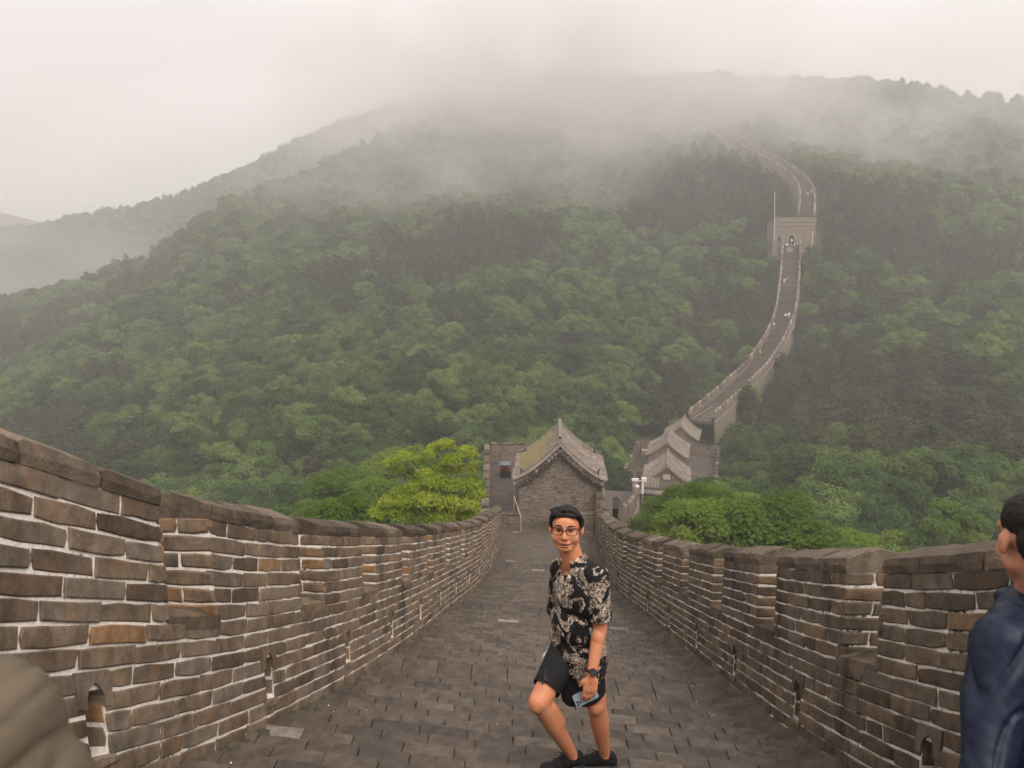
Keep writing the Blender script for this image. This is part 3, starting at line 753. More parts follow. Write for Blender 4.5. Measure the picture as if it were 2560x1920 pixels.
        mb = MB()
        for _ in range(260):
            x = random.uniform(.3, ew-.2)*random.choice((-1, 1, 1)); y = random.uniform(y0+.3, y1-.3); z = rz(x); h = random.uniform(.05, .12)
            mb.add([P(x-.02, y, z), P(x+.03, y, z), P(x, y+.02, z+h)], [(0, 1, 2)], random.random())
        mb.build('roof_moss', M['leaf'], roof, kind='stuff')
    if plaque:
        mb = MB(); mb.add([P(x, -.06 if f else -.002, z) for f in (0, 1) for x, z in ((-.62, 2.75), (.62, 2.75), (.62, 3.7), (-.62, 3.7))], [(0, 1, 5, 4), (1, 2, 6, 5), (2, 3, 7, 6), (3, 0, 4, 7), (4, 5, 6, 7)], .1); mb.build('plaque_frame', M['tile'], root)
        mb = MB(); mb.add([P(x, -.075, z) for x, z in ((-.5, 2.87), (.5, 2.87), (.5, 3.58), (-.5, 3.58))]+[P(x, -.05, z) for x, z in ((-.5, 2.87), (.5, 2.87), (.5, 3.58), (-.5, 3.58))], [(0, 1, 2, 3), (0, 4, 5, 1), (2, 6, 7, 3)], 1); mb.build('plaque', M['plaque'], root)
    rebase(root, P(0, L/2, 0)); return P
M['straw'] = leaf_mat('dry_straw', [(0, (.34, .27, .16)), (.5, (.48, .40, .26)), (1, (.60, .52, .37))], .3)
M['plaque'] = plain('pale_plaque', (.50, .40, .33), .8, var=.08)
hall('near brick guardhouse at the foot of the steps, dry grass on its roof', (2.86, 40.85, -15.95), 3.5, 4.95, 5.4, 2.85, 4.95, detail=2, bricks=True, grass=True)

# ---- crenellated stretch of the Wall: paved way, two parapets with a merlon each as a part
def wall_run(label, P, width, merlons=(1, 1), step=True, ph=1.75, body=6, gap=.55, mlen=1.7, mats=('brick_far', 'outer', 'tile'), slope_merlon=True):
    P = resample(P, .6 if step else 1.2); root = holder('great_wall_stretch', label=label, cat='fortress wall')
    cv = Curve(P, 1); U = cv.U; n = len(U); hw = width/2
    mb = MB()
    for sg, k in ((-1, 0), (1, 1)):
        vs = [cv(u, z, sg*(hw+.42)+(sg*.5 if z < -2 else 0)) for u in U for z in (-.05, -body)]
        mb.add(vs, [(i*2, i*2+1, i*2+3, i*2+2)[::sg] for i in range(n-1)], .5)
    mb.build('outer_face', M[mats[1]], root)
    for sg in (-1, 1):
        mb = MB(); pr = [(.42, -.12), (.56, -.12), (.56, .02), (.42, .02)]
        vs = [cv(u, z, sg*(hw+q)) for u in U for q, z in pr]; mb.add(vs, [(i*4+k, i*4+(k+1) % 4, (i+1)*4+(k+1) % 4, (i+1)*4+k) for i in range(n-1) for k in range(4)], .7); mb.build('string_course', M['trim'], root)
    mb = MB()
    if step:
        q = 0; tr = .34
        while q+tr < U[-1]:
            za = cv(q, 0, 0)[2]; zb = cv(q+tr, 0, 0)[2]; zt = max(za, zb)
            c4 = [cv(q, 0, -hw), cv(q, 0, hw), cv(q+tr, 0, hw), cv(q+tr, 0, -hw)]
            z_ = (za+zb)/2+random.uniform(-.01, .01)
            vs = [(x, y, z_) for x, y, _ in c4]+[(x, y, z_-.5) for x, y, _ in c4]; mb.add(vs, [(0, 1, 2, 3), (0, 4, 5, 1), (2, 6, 7, 3)], random.uniform(.1, .9)); q += tr
    else:
        vs = [cv(u, 0, w) for u in U for w in (-hw, hw)]; mb.add(vs, [(i*2, i*2+1, i*2+3, i*2+2) for i in range(n-1)], .5)
    mb.build('paved_way', M['slab'], root)
    for sg, on in ((-1, merlons[0]), (1, merlons[1])):
        if not on: continue
        lo = ph*.5; mb = MB(); pr = [(0, 0), (0, lo), (.42, lo), (.42, 0)]
        vs = [cv(u, z, sg*(hw+q)) for u in U for q, z in pr]; mb.add(vs, [(i*4+k, i*4+(k+1) % 4, (i+1)*4+(k+1) % 4, (i+1)*4+k) for i in range(n-1) for k in range(3)], .5); mb.build('parapet', M[mats[0]], root)
        u = .2
        while u+mlen < U[-1]:
            pb = MB(); pr = [(0.002, lo-.01), (0.002, ph), (-.03, ph+.02), (.21, ph+.24), (.45, ph+.02), (.418, ph), (.418, lo-.01)]
            us = (u, u+mlen/2, u+mlen); zt = random.uniform(-.04, .04)
            vs = [cv(uu, z+zt*(z > lo), sg*(hw+q)) for uu in us for q, z in pr]; k_ = len(pr)
            fs = [(i*k_+k, i*k_+(k+1) % k_, (i+1)*k_+(k+1) % k_, (i+1)*k_+k) for i in range(2) for k in range(k_)]+[tuple(range(k_)), tuple(2*k_+k for k in range(k_))[::-1]]
            pb.add(vs, fs, random.random()); pb.build('merlon', M[mats[0]], root); u += mlen+gap
    rebase(root, cv(U[n//2], 0, 0)); return cv
cv1 = wall_run('short crenellated wall dipping from the near guardhouse down to the triple-roofed watchtower', WALK1, 4.2, step=False, mlen=.8, gap=.45, ph=1.55)
cv2 = wall_run('paved wall climbing the hill from the triple-roofed watchtower to the lone watchtower', WALK2, 4.0, mlen=1.7, gap=.6)
cv3 = wall_run('hazy upper wall snaking above the lone watchtower into the mist', WALK3, 3.8, mlen=2.0, gap=.7)

# ---- passage beside the near guardhouse
mb = MB(); zf = -15.72
def slabs(mb, x0, x1, y0, y1, z, w=.42, l=.42):
    y = y0; k = 0
    while y < y1:
        x = x0-(.2 if k % 2 else 0)
        while x < x1:
            a, b_ = max(x, x0)+.006, min(x+w, x1)-.006
            if b_-a > .03: mb.add([(a, y+.006, z), (b_, y+.006, z), (b_, min(y+l, y1)-.006, z), (a, min(y+l, y1)-.006, z), (a, y+.006, z-.1), (b_, y+.006, z-.1)], [(0, 1, 2, 3), (0, 4, 5, 1)], random.betavariate(2, 2)*.8)
            x += w
        y += l; k += 1
slabs(mb, -1.9, .36, 40.0, 53.5, zf); slabs(mb, -.7, 5.6, 38.85, 40.85, -15.78); slabs(mb, .3, 5.5, 46.3, 53.5, zf); 
terr = mb.build('guardhouse_terrace', M['slab'], kind='structure', label='grey paved terrace round the near guardhouse')
mb = MB(); mb.box((1.75, 46.3, -19.9), (7.6, 15.0, 8.0), 0, .5); mb.build('terrace_foundation', M['outer'], kind='structure', label='pale stone base under the near guardhouse terrace')
def side_wall(label, pts, side, zb, h, gaps, thick=.42, single=60):
    P = [(x, y, zb) for x, y in pts]; cv = Curve(resample(P, .4), side)
    n = int(h/COURSE); build_parapet('parapet', label, cv, gaps, 0, cv.U[-1], (M['brick_far'], M['mortar_far'], M['coping']), holes=False, single=single, thick=thick, top_courses=n, sill_course=max(1, n-6)).name = 'low_parapet' if h < 1.3 else 'stepped_parapet'
side_wall('tall narrow parapet left of the near guardhouse passage, stepping back from the yellow tree', [(-1.35, 39.0), (-1.5, 45.5), (-1.7, 52.6)], 1, zf, 1.5, [(1.2, 1.75), (3.0, 3.55), (4.8, 5.35), (6.6, 7.1), (8.6, 9.1), (10.6, 11.2)])
side_wall('back parapet closing the passage behind the left eave of the near guardhouse', [(-1.6, 52.9), (1.0, 52.9)], 1, zf, 1.5, [])
side_wall('low brick wall across the foot of the passage, beside the slanting rail', [(-.60, 38.9), (.42, 38.9)], 1, -15.6, .95, [])
side_wall('low dark wall in front of the guardhouse, behind the head of the man', [(2.3, 38.9), (4.7, 38.9)], 1, -15.6, .95, [])
side_wall('brick corner parapet right of the near guardhouse', [(4.95, 37.6), (5.05, 41.5), (5.6, 44.0)], -1, -15.6, 1.75, [(1.4, 1.9), (3.3, 3.8)])
mb = MB(); mb.tube([(.12, 40.2, zf+1.75), (.50, 38.6, -15.55+.9), (.52, 38.5, -15.55)], .024, 6); mb.tube([(.12, 40.2, zf), (.12, 40.2, zf+1.75)], .022, 6)
mb.tube([(.33, 39.4, zf+1.3), (.33, 39.4, zf)], .02, 6); tag(mb.build('handrail', plain('pale_wood', (.45, .36, .27), .7)), label='pale slanting handrail at the left corner of the near guardhouse', cat='handrail')

# souvenir stall in the passage behind the left eave
st = holder('souvenir_stall', label='small blue-topped stall of orange goods in the passage beside the guardhouse', cat='stall')
bl = plain('pale_blue_cloth', (.11, .135, .155), .8); og = plain('orange_goods', (.20, .055, .03), .7); dk = plain('dark_goods', (.02, .02, .022), .7); gm = plain('galvanised_steel', (.45, .48, .50), .4, .7)
mb = MB(); mb.add([(-.85, 49.0, zf+1.0), (-.1, 49.0, zf+1.0), (-.1, 49.8, zf+1.05), (-.85, 49.8, zf+1.05), (-.85, 49.0, zf+.93), (-.1, 49.0, zf+.93)], [(0, 1, 2, 3), (0, 4, 5, 1)]); mb.build('canopy', bl, st)
for x in (-.92, -.03):
    for y in (49.05, 50.25): mb = MB(); mb.tube([(x, y, zf), (x, y, zf+1.0)], .02, 6); mb.build('pole', gm, st)
mb = MB(); mb.box((-.48, 49.7, zf+.2), (.8, 1.0, .4)); mb.build('counter', dk, st)
mb = MB(); [mb.box((-.48+random.uniform(-.35, .35), 49.3+random.uniform(0, .8), zf+.5+random.uniform(0, .15)), (.22, .2, .22), random.random(), random.random()) for _ in range(14)]; mb.build('goods', og, st, kind='stuff'); rebase(st, (-.7, 50, zf))

# lamp post with cameras
lp = holder('camera_post', label='slim grey post with two white security cameras beyond the right parapet', cat='camera post')
white = plain('white_plastic', (.75, .74, .71), .4, var=.03); q = at(1604, 1290, 66)
zb = float(q.z)-3.4; zt = at(1604, 1197, 66).z
mb = MB(); mb.tube([(q.x, q.y, zb), (q.x, q.y, zt-1.2)], [.075, .065], 10); mb.build('post', gm, lp)
mb = MB(); mb.tube([(q.x, q.y, zt-1.2), (q.x, q.y, zt)], .12, 10); mb.build('post_head', white, lp)
mb = MB(); mb.tube([(q.x, q.y, zt+.02), (q.x-.55, q.y, zt-.02)], .035, 6); mb.tube([(q.x-.5, q.y, zt), (q.x-.5, q.y, zt-.4)], .03, 6); mb.build('arm', white, lp)
cm = MB(); cm.box((q.x-.72, q.y-.1, zt+.14), (.62, .24, .2), .1); ca = cm.build('camera', white, lp)
cm = MB(); cm.tube([(q.x-.95+1.2, q.y-.15, zt+.15), (q.x+.3, q.y-.17, zt+.1)], .02, 5); cm.box((q.x+.1, q.y, zt+.12), (.42, .3, .34)); cm.build('junction_box', white, lp)
cm = MB(); cm.tube([(q.x-.5, q.y, zt-.35+k*.0) if 0 else (q.x-.5, q.y, zt-.38-.34*t) for k, t in enumerate((0, .12, .3, .5, .7, .88, 1))], [.05, .13, .19, .21, .19, .12, .03], 12); cm.build('dome_camera', white, lp, smooth=True)
rebase(lp, (q.x, q.y, zb))

# ---- triple-roofed watchtower across the dip
HD = 17
TF = -32.6
def tw(px, py, d): return at(px, py, d)
fl = tw(1564, 1168, 104); fr = tw(1775, 1190, 104)
ax = Vector((math.sin(R(HD)), math.cos(R(HD)), 0)); rt = Vector((math.cos(R(HD)), -math.sin(R(HD)), 0))
o0 = Vector((fl.x, fl.y, 0)); W_, D_ = 12.6, 17.0
def TP(a, b_, z): v = o0+rt*a+ax*b_; return (v.x, v.y, z)
wt = holder('watchtower', label='broad brick watchtower platform under three roofed guardhouses in the dip', cat='watchtower')
mb = MB(); tb = -.35
cor = [TP(0, 0, 0), TP(W_, 0, 0), TP(W_, D_, 0), TP(0, D_, 0)]; cen = TP(W_/2, D_/2, 0)
vs = [(x, y, TF) for x, y, _ in cor]+[(x+(x-cen[0])*.07, y+(y-cen[1])*.07, TF-8) for x, y, _ in cor]
mb.add(vs, [(0, 4, 5, 1), (1, 5, 6, 2), (2, 6, 7, 3), (3, 7, 4, 0)], .35); mb.build('tower_body', M['brick_far'], wt)
mb = MB(); k = 0; b_ = .45
while b_ < D_-.5:
    a = .45
    while a < W_-.5: mb.add([TP(a, b_, TF+.004), TP(min(a+.78, W_-.45), b_, TF+.004), TP(min(a+.78, W_-.45), b_+.58, TF+.004), TP(a, b_+.58, TF+.004)], [(0, 1, 2, 3)], random.betavariate(2, 2)*.8); a += .8
    b_ += .6
mb.add([TP(0, 0, TF), TP(W_, 0, TF), TP(W_, D_, TF), TP(0, D_, TF)], [(0, 1, 2, 3)], .1); mb.build('tower_floor', M['slab'], wt)
def tower_parapet(a0, b0, a1, b1, root=wt, gaps=True):
    p0, p1 = Vector(TP(a0, b0, TF)), Vector(TP(a1, b1, TF)); L = (p1-p0).length; d = (p1-p0)/L; nn = Vector((-d.y, d.x, 0))
    def bx(u0, u1, z0, z1, q0, q1, nm, mat, t=.5):
        pb = MB(); vs = [tuple(p0+d*u+nn*q+Vector((0, 0, z))) for z in (z0, z1) for u, q in ((u0, q0), (u1, q0), (u1, q1), (u0, q1))]
        pb.add(vs, [(0, 3, 2, 1), (4, 5, 6, 7), (0, 1, 5, 4), (1, 2, 6, 5), (2, 3, 7, 6), (3, 0, 4, 7)], t); pb.build(nm, mat, root)
    bx(0, L, .01, .95, 0, .42, 'parapet', M['brick_far'], .4)
    u = .0
    while u < L-.3:
        e = min(L, u+1.7); bx(u, e, .94, 1.72, .004, .416, 'merlon', M['brick_far'], random.uniform(.3, .6)); bx(u-.02, e+.02, 1.72, 1.84, -.04, .46, 'coping_stone', M['coping'], random.random()); u = e+.5
tower_parapet(0, 0, 0, D_); tower_parapet(3.3, 0, 0, 0); tower_parapet(W_, 0, 9.3, 0); tower_parapet(W_, D_, W_, 0); tower_parapet(0, D_, 4.0, D_); tower_parapet(9.3, D_, W_, D_)
rebase(wt, (cen[0], cen[1], TF-6))
def hall_at(label, px, py, d, w, L, ridge_h, wall_h, hd, **k):
    a = at(px, py, d); hall(label, (a.x, a.y, a.z-ridge_h-.1), hd, w, L, wall_h, ridge_h, detail=k.pop('detail', 1), group='three roofed guardhouses on the far watchtower', **k)
hall_at('front guardhouse of the triple-roofed watchtower, with a pale plaque on its gable', 1668, 1164, 95, 5.6, 7.6, 4.7, 2.6, 13, plaque=True, over=.4)
hall_at('middle guardhouse of the triple-roofed watchtower', 1668, 1105, 108, 5.6, 8.4, 4.6, 2.5, 16, over=.4)
hall_at('rearmost guardhouse of the triple-roofed watchtower, nearest the climbing wall', 1702, 1064, 121, 5.4, 8.0, 4.6, 2.4, 18, over=.4)
# pent roof and dark base in front of the front gable
a = at(1640, 1232, 93.6); fb = holder('gatehouse_base', label='dark brick base with a small tiled pent roof below the plaque gable', cat='gatehouse')
hr = Vector((math.cos(R(13)), -math.sin(R(13)), 0)); hf = Vector((math.sin(R(13)), math.cos(R(13)), 0))
def GPt(u, v, z): q = Vector((a.x, a.y, a.z))+hr*u+hf*v; return (q.x, q.y, q.z+z)
def gbox(nm, u0, u1, v0, v1, z0, z1, mat, t=.4):
    pb = MB(); vs = [GPt(u, v, z) for z in (z0, z1) for u, v in ((u0, v0), (u1, v0), (u1, v1), (u0, v1))]
    pb.add(vs, [(0, 3, 2, 1), (4, 5, 6, 7), (0, 1, 5, 4), (1, 2, 6, 5), (2, 3, 7, 6), (3, 0, 4, 7)], t); return pb.build(nm, mat, fb)
gbox('ledge', -2.6, 5.8, -.35, 1.0, -.18, 0, M['trim'], .6); gbox('base_wall', -2.5, 5.6, -.1, 10, -5.5, -.185, M['brick_dark'], .15); gbox('ledge', -2.6, 5.8, -2.2, -.11, -2.3, -2.1, M['tile'], .3); gbox('lower_wall', -2.4, 5.5, -2.0, -.12, -7, -2.31, M['brick_dark'], .1)
pr = MB(); pr.add([GPt(-1.9, -.9, .95), GPt(.4, -.9, .95), GPt(.4, 0.2, 2.0), GPt(-1.9, .2, 2.0), GPt(-1.9, -.9, .80), GPt(.4, -.9, .80)], [(0, 1, 2, 3), (0, 4, 5, 1)], .3)
for k in range(12): u = -1.82+k*.19; pr.tube([GPt(u, -.95, .98), GPt(u, .2, 2.04)], .055, 6, .7+.3*random.random())
pr.build('pent_roof', M['tile'], fb); rebase(fb, GPt(0, 0, -5))
mb = MB(); p1, p2, p3, p4 = at(1735, 1045, 127), at(1770, 1023, 133), at(1806, 1004, 140), at(1830, 1010, 139)
for p_ in (p1, p2, p3, p4): mb.tube([p_, p_-Vector((0, 0, 1.6))], .06, 5)
mb.tube([p1, p2, p3, p4], .11, 6); tag(mb.build('ramp_rail', M['trim'], smooth=False), label='pale handrail on the paved way just past the rearmost tiled roof', cat='railing')

# ---- lone watchtower up the hill
base = Vector(WALK2[-1]); d_ = Vector(WALK2[-1])-Vector(WALK2[-2]); hd = 8.0
tr, tf = Vector((math.cos(R(hd)), -math.sin(R(hd)), 0)), Vector((math.sin(R(hd)), math.cos(R(hd)), 0))
lt = holder('watchtower', label='lone square watchtower up the hill with an arched doorway and people on its steps', cat='watchtower')
def LP(u, v, z): q = base+tr*u+tf*v; return (q.x, q.y, q.z+z)
Wt, Dt, Ht = 11.0, 9.0, 6.4; uo = .6
def lbox(nm, u0, u1, v0, v1, z0, z1, mat, t=.4, tap=0, par=lt):
    pb = MB(); um, vm = (u0+u1)/2, (v0+v1)/2
    vs = [LP(u+(u-um)*(tap if z == z0 else 0), v+(v-vm)*(tap if z == z0 else 0), z) for z in (z0, z1) for u, v in ((u0, v0), (u1, v0), (u1, v1), (u0, v1))]
    pb.add(vs, [(0, 3, 2, 1), (4, 5, 6, 7), (0, 1, 5, 4), (1, 2, 6, 5), (2, 3, 7, 6), (3, 0, 4, 7)], t); return pb.build(nm, mat, par)
# front wall with real openings
def arch_wall(ops, u0, u1, z0, z1, v, dep):
    mb = MB(); us = sorted(set([u0, u1]+[x for o_ in ops for x in (o_[0], o_[1])]))
    for a, b_ in zip(us[:-1], us[1:]):
        op = [o_ for o_ in ops if o_[0] <= (a+b_)/2 <= o_[1]]
        if not op: mb.add([LP(a, v, z0), LP(b_, v, z0), LP(b_, v, z1), LP(a, v, z1)], [(0, 1, 2, 3)]); continue
        o_ = op[0]; r = (b_-a)/2; cc = (a+b_)/2; zs = o_[3]-r
        arc = [(cc-r*math.cos(math.pi*k/8), zs+r*math.sin(math.pi*k/8)) for k in range(9)]
        if o_[2] > z0: mb.add([LP(a, v, z0), LP(b_, v, z0), LP(b_, v, o_[2]), LP(a, v, o_[2])], [(0, 1, 2, 3)])
        vs = [LP(x, v, z) for x, z in arc]+[LP(x, v, z1) for x, z in arc]; mb.add(vs, [(k, k+1, 9+k+1, 9+k) for k in range(8)])
        edge = [(a, o_[2])]+arc+[(b_, o_[2])]; m_ = len(edge)
        mb.add([LP(x, vv, z) for vv in (v, v+dep) for x, z in edge], [(k, m_+k, m_+k+1, k+1) for k in range(m_-1)], .2)
    return mb
ops = [(-.78, .78, .0, 2.7), (-3.9, -2.7, 1.0, 2.6)]
arch_wall(ops, uo-Wt/2, uo+Wt/2, -1.4, Ht, 0, 1.2).build('front_wall', M['brick_far'], lt)
for o_ in ops:
    pb = MB(); a, b_ = o_[0], o_[1]; r = (b_-a)/2; cc = (a+b_)/2; zs = o_[3]-r
    pts = [(a, o_[2])]+[(cc-r*math.cos(math.pi*k/8), zs+r*math.sin(math.pi*k/8)) for k in range(9)]+[(b_, o_[2])]
    out = [(cc+(x-cc)*(1+.28/r), z if i in (0, len(pts)-1) else zs+(z-zs)*(1+.28/r) if z > zs else z) for i, (x, z) in enumerate(pts)]; m_ = len(pts)
    vs = [LP(x, -.06, z) for x, z in pts]+[LP(x, -.06, z) for x, z in out]+[LP(x, 0, z) for x, z in out]
    pb.add(vs, [(k, k+1, m_+k+1, m_+k) for k in range(m_-1)]+[(m_+k, m_+k+1, 2*m_+k+1, 2*m_+k) for k in range(m_-1)], 1); pb.build('arch_surround', M['trim'], lt)
mb = MB(); vs = [LP(uo+a*Wt/2, v, z) for z in (-1.4, Ht) for a, v in ((-1, 0), (1, 0), (1, Dt), (-1, Dt))]; mb.add(vs, [(1, 2, 6, 5), (2, 3, 7, 6), (3, 0, 4, 7), (4, 5, 6, 7)], .4); mb.build('tower_body', M['brick_far'], lt)
lbox('plinth', uo-Wt/2-.06, uo+Wt/2+.06, -.06, Dt, -7.5, -1.4, M['outer'], .4, .08)
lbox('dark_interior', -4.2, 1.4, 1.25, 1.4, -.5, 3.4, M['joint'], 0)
for z in (Ht-1.15, Ht-.1): lbox('string_course', uo-Wt/2-.14, uo+Wt/2+.14, -.14, Dt+.1, z, z+.18, M['trim'], .8)
lbox('roof_parapet', uo-Wt/2-.02, uo+Wt/2+.02, -.02, .4, Ht+.09, Ht+1.0, M['brick_far'], .5)
for i in range(5): lbox('door_step', -1.6, 1.6, -.35*(i+1), -.35*i-.003, -1.3, -.05-.2*i, M['trim'], .4)
lbox('stair_block', -1.9, -.2, -3.2, -2.2, -2.4, -.9, M['trim'], .6)
rebase(lt, LP(uo, Dt/2, -6))
for px, lab in ((1937, 'thin pale pole left of the lone watchtower, rising above its roof'), (2032, 'thin white pole right of the lone watchtower, below the pine')):
    pb = MB(); t1 = at(px, 478 if px < 2000 else 578, 194 if px < 2000 else 192); b1 = at(px+(-1 if px < 2000 else -3), 600 if px < 2000 else 655, 194 if px < 2000 else 192); pb.tube([b1, t1], .055, 6); tag(pb.build('flagpole', white), label=lab, cat='pole')
# ------------------------------------------------------------------ trees
def leaf_cloud(lobes, n, size, flat=0.0, elong=1.6, droop=0.0, seed=1, shell=.55, wts=None):
    """n small rhombic leaf sprays spread through ellipsoid clumps: (centre, radii)"""
    rg = np.random.RandomState(seed)
    cs = np.array([l[0] for l in lobes]); rs = np.array([l[1] for l in lobes])
    vol = (rs[:, 0]*rs[:, 1]*rs[:, 2])**(2/3); pr = vol/vol.sum(); k = rg.choice(len(lobes), n, p=pr)
    d = rg.normal(size=(n, 3)); d /= np.linalg.norm(d, axis=1)[:, None]; d[:, 2] = np.where(d[:, 2] < -.35, -d[:, 2], d[:, 2])
    rad = shell+(1-shell)*rg.rand(n)**.6; rad *= 1+.12*rg.normal(size=n)
    c = cs[k]+d*rs[k]*rad[:, None]
    nrm = d/rs[k]; nrm /= np.linalg.norm(nrm, axis=1)[:, None]; nrm[:, 2] += .55+flat; nrm += rg.normal(size=(n, 3))*.42; nrm /= np.linalg.norm(nrm, axis=1)[:, None]
    t = rg.normal(size=(n, 3)); t[:, 2] -= droop; t -= (t*nrm).sum(1)[:, None]*nrm; t /= np.linalg.norm(t, axis=1)[:, None]; b_ = np.cross(nrm, t)
    s = size*(.6+.8*rg.rand(n))[:, None]; w = s/elong
    bend = nrm*s*.18
    V = np.stack([c-t*s*.5, c+b_*w*.5-bend*.3, c+t*s*.5-bend, c-b_*w*.5-bend*.3], 1).reshape(-1, 3)
    tint = np.clip(.45+.9*(rg.rand(len(lobes))[k]-.5)*.6+.35*(rg.rand(n)-.5), 0, 1)
    return V, tint
def quads_mesh(name, V, tint, mat):
    n = len(V)//4; me = bpy.data.meshes.new(name); me.vertices.add(4*n); me.vertices.foreach_set('co', V.astype(np.float32).ravel())
    me.loops.add(4*n); me.loops.foreach_set('vertex_index', np.arange(4*n, dtype=np.int32)); me.polygons.add(n)
    me.polygons.foreach_set('loop_start', np.arange(0, 4*n, 4, dtype=np.int32)); me.polygons.foreach_set('loop_total', np.full(n, 4, dtype=np.int32))
    me.update(calc_edges=True); a = me.attributes.new('tint', 'FLOAT', 'FACE'); a.data.foreach_set('value', tint.astype(np.float32)); me.materials.append(mat); return me
def branches(root_pts, lobes, r0, seed, mat, frac=1.0, lean=(0, 0)):
    rg = random.Random(seed); mb = MB(); top = root_pts[-1]
    rr = np.linspace(r0, r0*.35, len(root_pts)); mb.tube(root_pts, list(rr), 7)
    for (c_, r_) in lobes:
        if rg.random() > frac: continue
        i = rg.randrange(len(root_pts)//2, len(root_pts)); p0 = Vector(root_pts[i]); p2 = Vector(c_); p1 = p0.lerp(p2, .5)+Vector((rg.uniform(-.2, .2), rg.uniform(-.2, .2), -.25+rg.uniform(-.1, .2)))
        mb.tube([p0, p1, p2], [r0*.38, r0*.22, r0*.07], 5, caps=False)
    return mb.mesh('trunk', True, (mat,))
def broad_proto(seed, H, Rr, n, size, leaf, nl=30, squash=.8):
    rg = random.Random(seed); lobes = []; hc = H*.64
    for i in range(nl):
        a = rg.uniform(0, 6.283); e = rg.uniform(-.45, 1); rad = math.sqrt(max(0, 1-e*e*.85))*rg.uniform(.45, 1.0)
        x, y, z = Rr*rad*math.cos(a), Rr*rad*math.sin(a), hc+e*H*.34
        q = Rr*rg.uniform(.24, .44)*(1.1-.3*abs(e)); lobes.append(((x, y, z), (q, q*rg.uniform(.8, 1.1), q*squash*rg.uniform(.6, .9))))
    lobes.append(((0, 0, hc), (Rr*.6, Rr*.6, H*.26)))
    V, t = leaf_cloud(lobes, n, size, seed=seed)
    tr = [(0, 0, -1.6), (rg.uniform(-.1, .1), rg.uniform(-.1, .1), H*.25), (rg.uniform(-.3, .3), rg.uniform(-.3, .3), H*.5), (rg.uniform(-.3, .3), rg.uniform(-.3, .3), H*.78)]
    return quads_mesh('crown', V, t, leaf), branches(tr, lobes, .045*H**.8*.6+.04, seed, M['bark'], .5)
def pine_proto(seed, H, Rr, n, size, leaf):
    rg = random.Random(seed); lobes = []; lv = rg.randint(9, 11)
    for i in range(lv):
        z = H*(.34+.62*i/(lv-1)); w = Rr*(1.05-.72*(i/(lv-1))**1.3); m_ = 4 if i < lv-1 else 1; a0 = rg.uniform(0, 6.28)
        for k in range(m_):
            a = a0+6.283*k/m_+rg.uniform(-.4, .4); q = w*rg.uniform(.30, .75) if m_ > 1 else 0
            lobes.append(((q*math.cos(a), q*math.sin(a), z+rg.uniform(-.25, .25)), (w*rg.uniform(.35, .55), w*rg.uniform(.35, .55), H*rg.uniform(.022, .04))))
    V, t = leaf_cloud(lobes, n, size, flat=1.4, elong=2.6, seed=seed, shell=.2)
    tr = [(0, 0, -1.6), (rg.uniform(-.15, .15), 0, H*.3), (rg.uniform(-.3, .3), rg.uniform(-.2, .2), H*.65), (rg.uniform(-.2, .2), rg.uniform(-.2, .2), H*.86)]
    return quads_mesh('crown', V, t, leaf), branches(tr, lobes, .13, seed, M['bark_pale'] if seed == 22 else M['bark'], .7)
def tree_thing(name, proto, loc, sc, rz_, **k):
    root = empty(name, loc, **k); root.scale = (sc[0], sc[0], sc[1]) if hasattr(sc, '__len__') else (sc, sc, sc); root.rotation_euler = (0, 0, rz_)
    for nm, me in (('crown', proto[0]), ('trunk', proto[1])):
        o = bpy.data.objects.new(nm, me); C.objects.link(o); o.parent = root
    return root
protosB = [broad_proto(s_, 6.6, 2.75, 7800, .28, M['leaf'], nl=26, squash=1.15) for s_ in (11, 12, 13, 14)]
protosP = [pine_proto(s_, 8.2, 2.7, 4600, .42, M['needle']) for s_ in (21, 22, 23)]

# candidate spots on a jittered grid
rg = np.random.RandomState(3); pts = []
for rmin, rmax, sp in ((14, 150, 3.7), (150, 330, 4.3), (330, 760, 5.6)):
    g = np.arange(-620, 560, sp); h_ = np.arange(12, 760, sp); X_, Y_ = np.meshgrid(g, h_); X_ = X_.ravel()+rg.uniform(-.45, .45, X_.size)*sp; Y_ = Y_.ravel()+rg.uniform(-.45, .45, Y_.size)*sp
    r_ = np.hypot(X_, Y_); k = (r_ >= rmin) & (r_ < rmax) & (np.abs(X_) < Y_*.98+22); pts.append(np.stack([X_[k], Y_[k]], 1))
pts = np.concatenate(pts); x, y = pts.T; z = gh(x, y)
def dist_line(P, x, y):
    P = np.array([(p_[0], p_[1]) for p_ in P], float); out = np.full(len(x), 1e9)
    for a, b_ in zip(P[:-1], P[1:]):
        d = b_-a; t = np.clip(((x-a[0])*d[0]+(y-a[1])*d[1])/(d@d), 0, 1); out = np.minimum(out, np.hypot(x-a[0]-t*d[0], y-a[1]-t*d[1]))
    return out
keep = (dist_line([(0.3, -60), (.3, 20), (2, 38), (2.6, 54)], x, y) > 7.2) & (dist_line(WALK1, x, y) > 4.9) & (dist_line(WALK2, x, y) > 3.5) & (dist_line(WALK3, x, y) > 4.6)
u_ = (x-o0.x)*rt.x+(y-o0.y)*rt.y; v_ = (x-o0.x)*ax.x+(y-o0.y)*ax.y
keep &= ~((u_ > -2.2) & (u_ < W_+2.4) & (v_ > -16) & (v_ < D_+13))
u_ = (x-base.x)*tr.x+(y-base.y)*tr.y; v_ = (x-base.x)*tf.x+(y-base.y)*tf.y; keep &= ~((u_ > -8) & (u_ < 9) & (v_ > -3) & (v_ < 13))
x, y, z = x[keep], y[keep], z[keep]; n_ = len(x)
size = rg.uniform(.68, 1.36, n_)
nearw = np.minimum(dist_line(WALK2, x, y), dist_line(WALK3, x, y)); size *= np.where(nearw < 9, .72, 1)
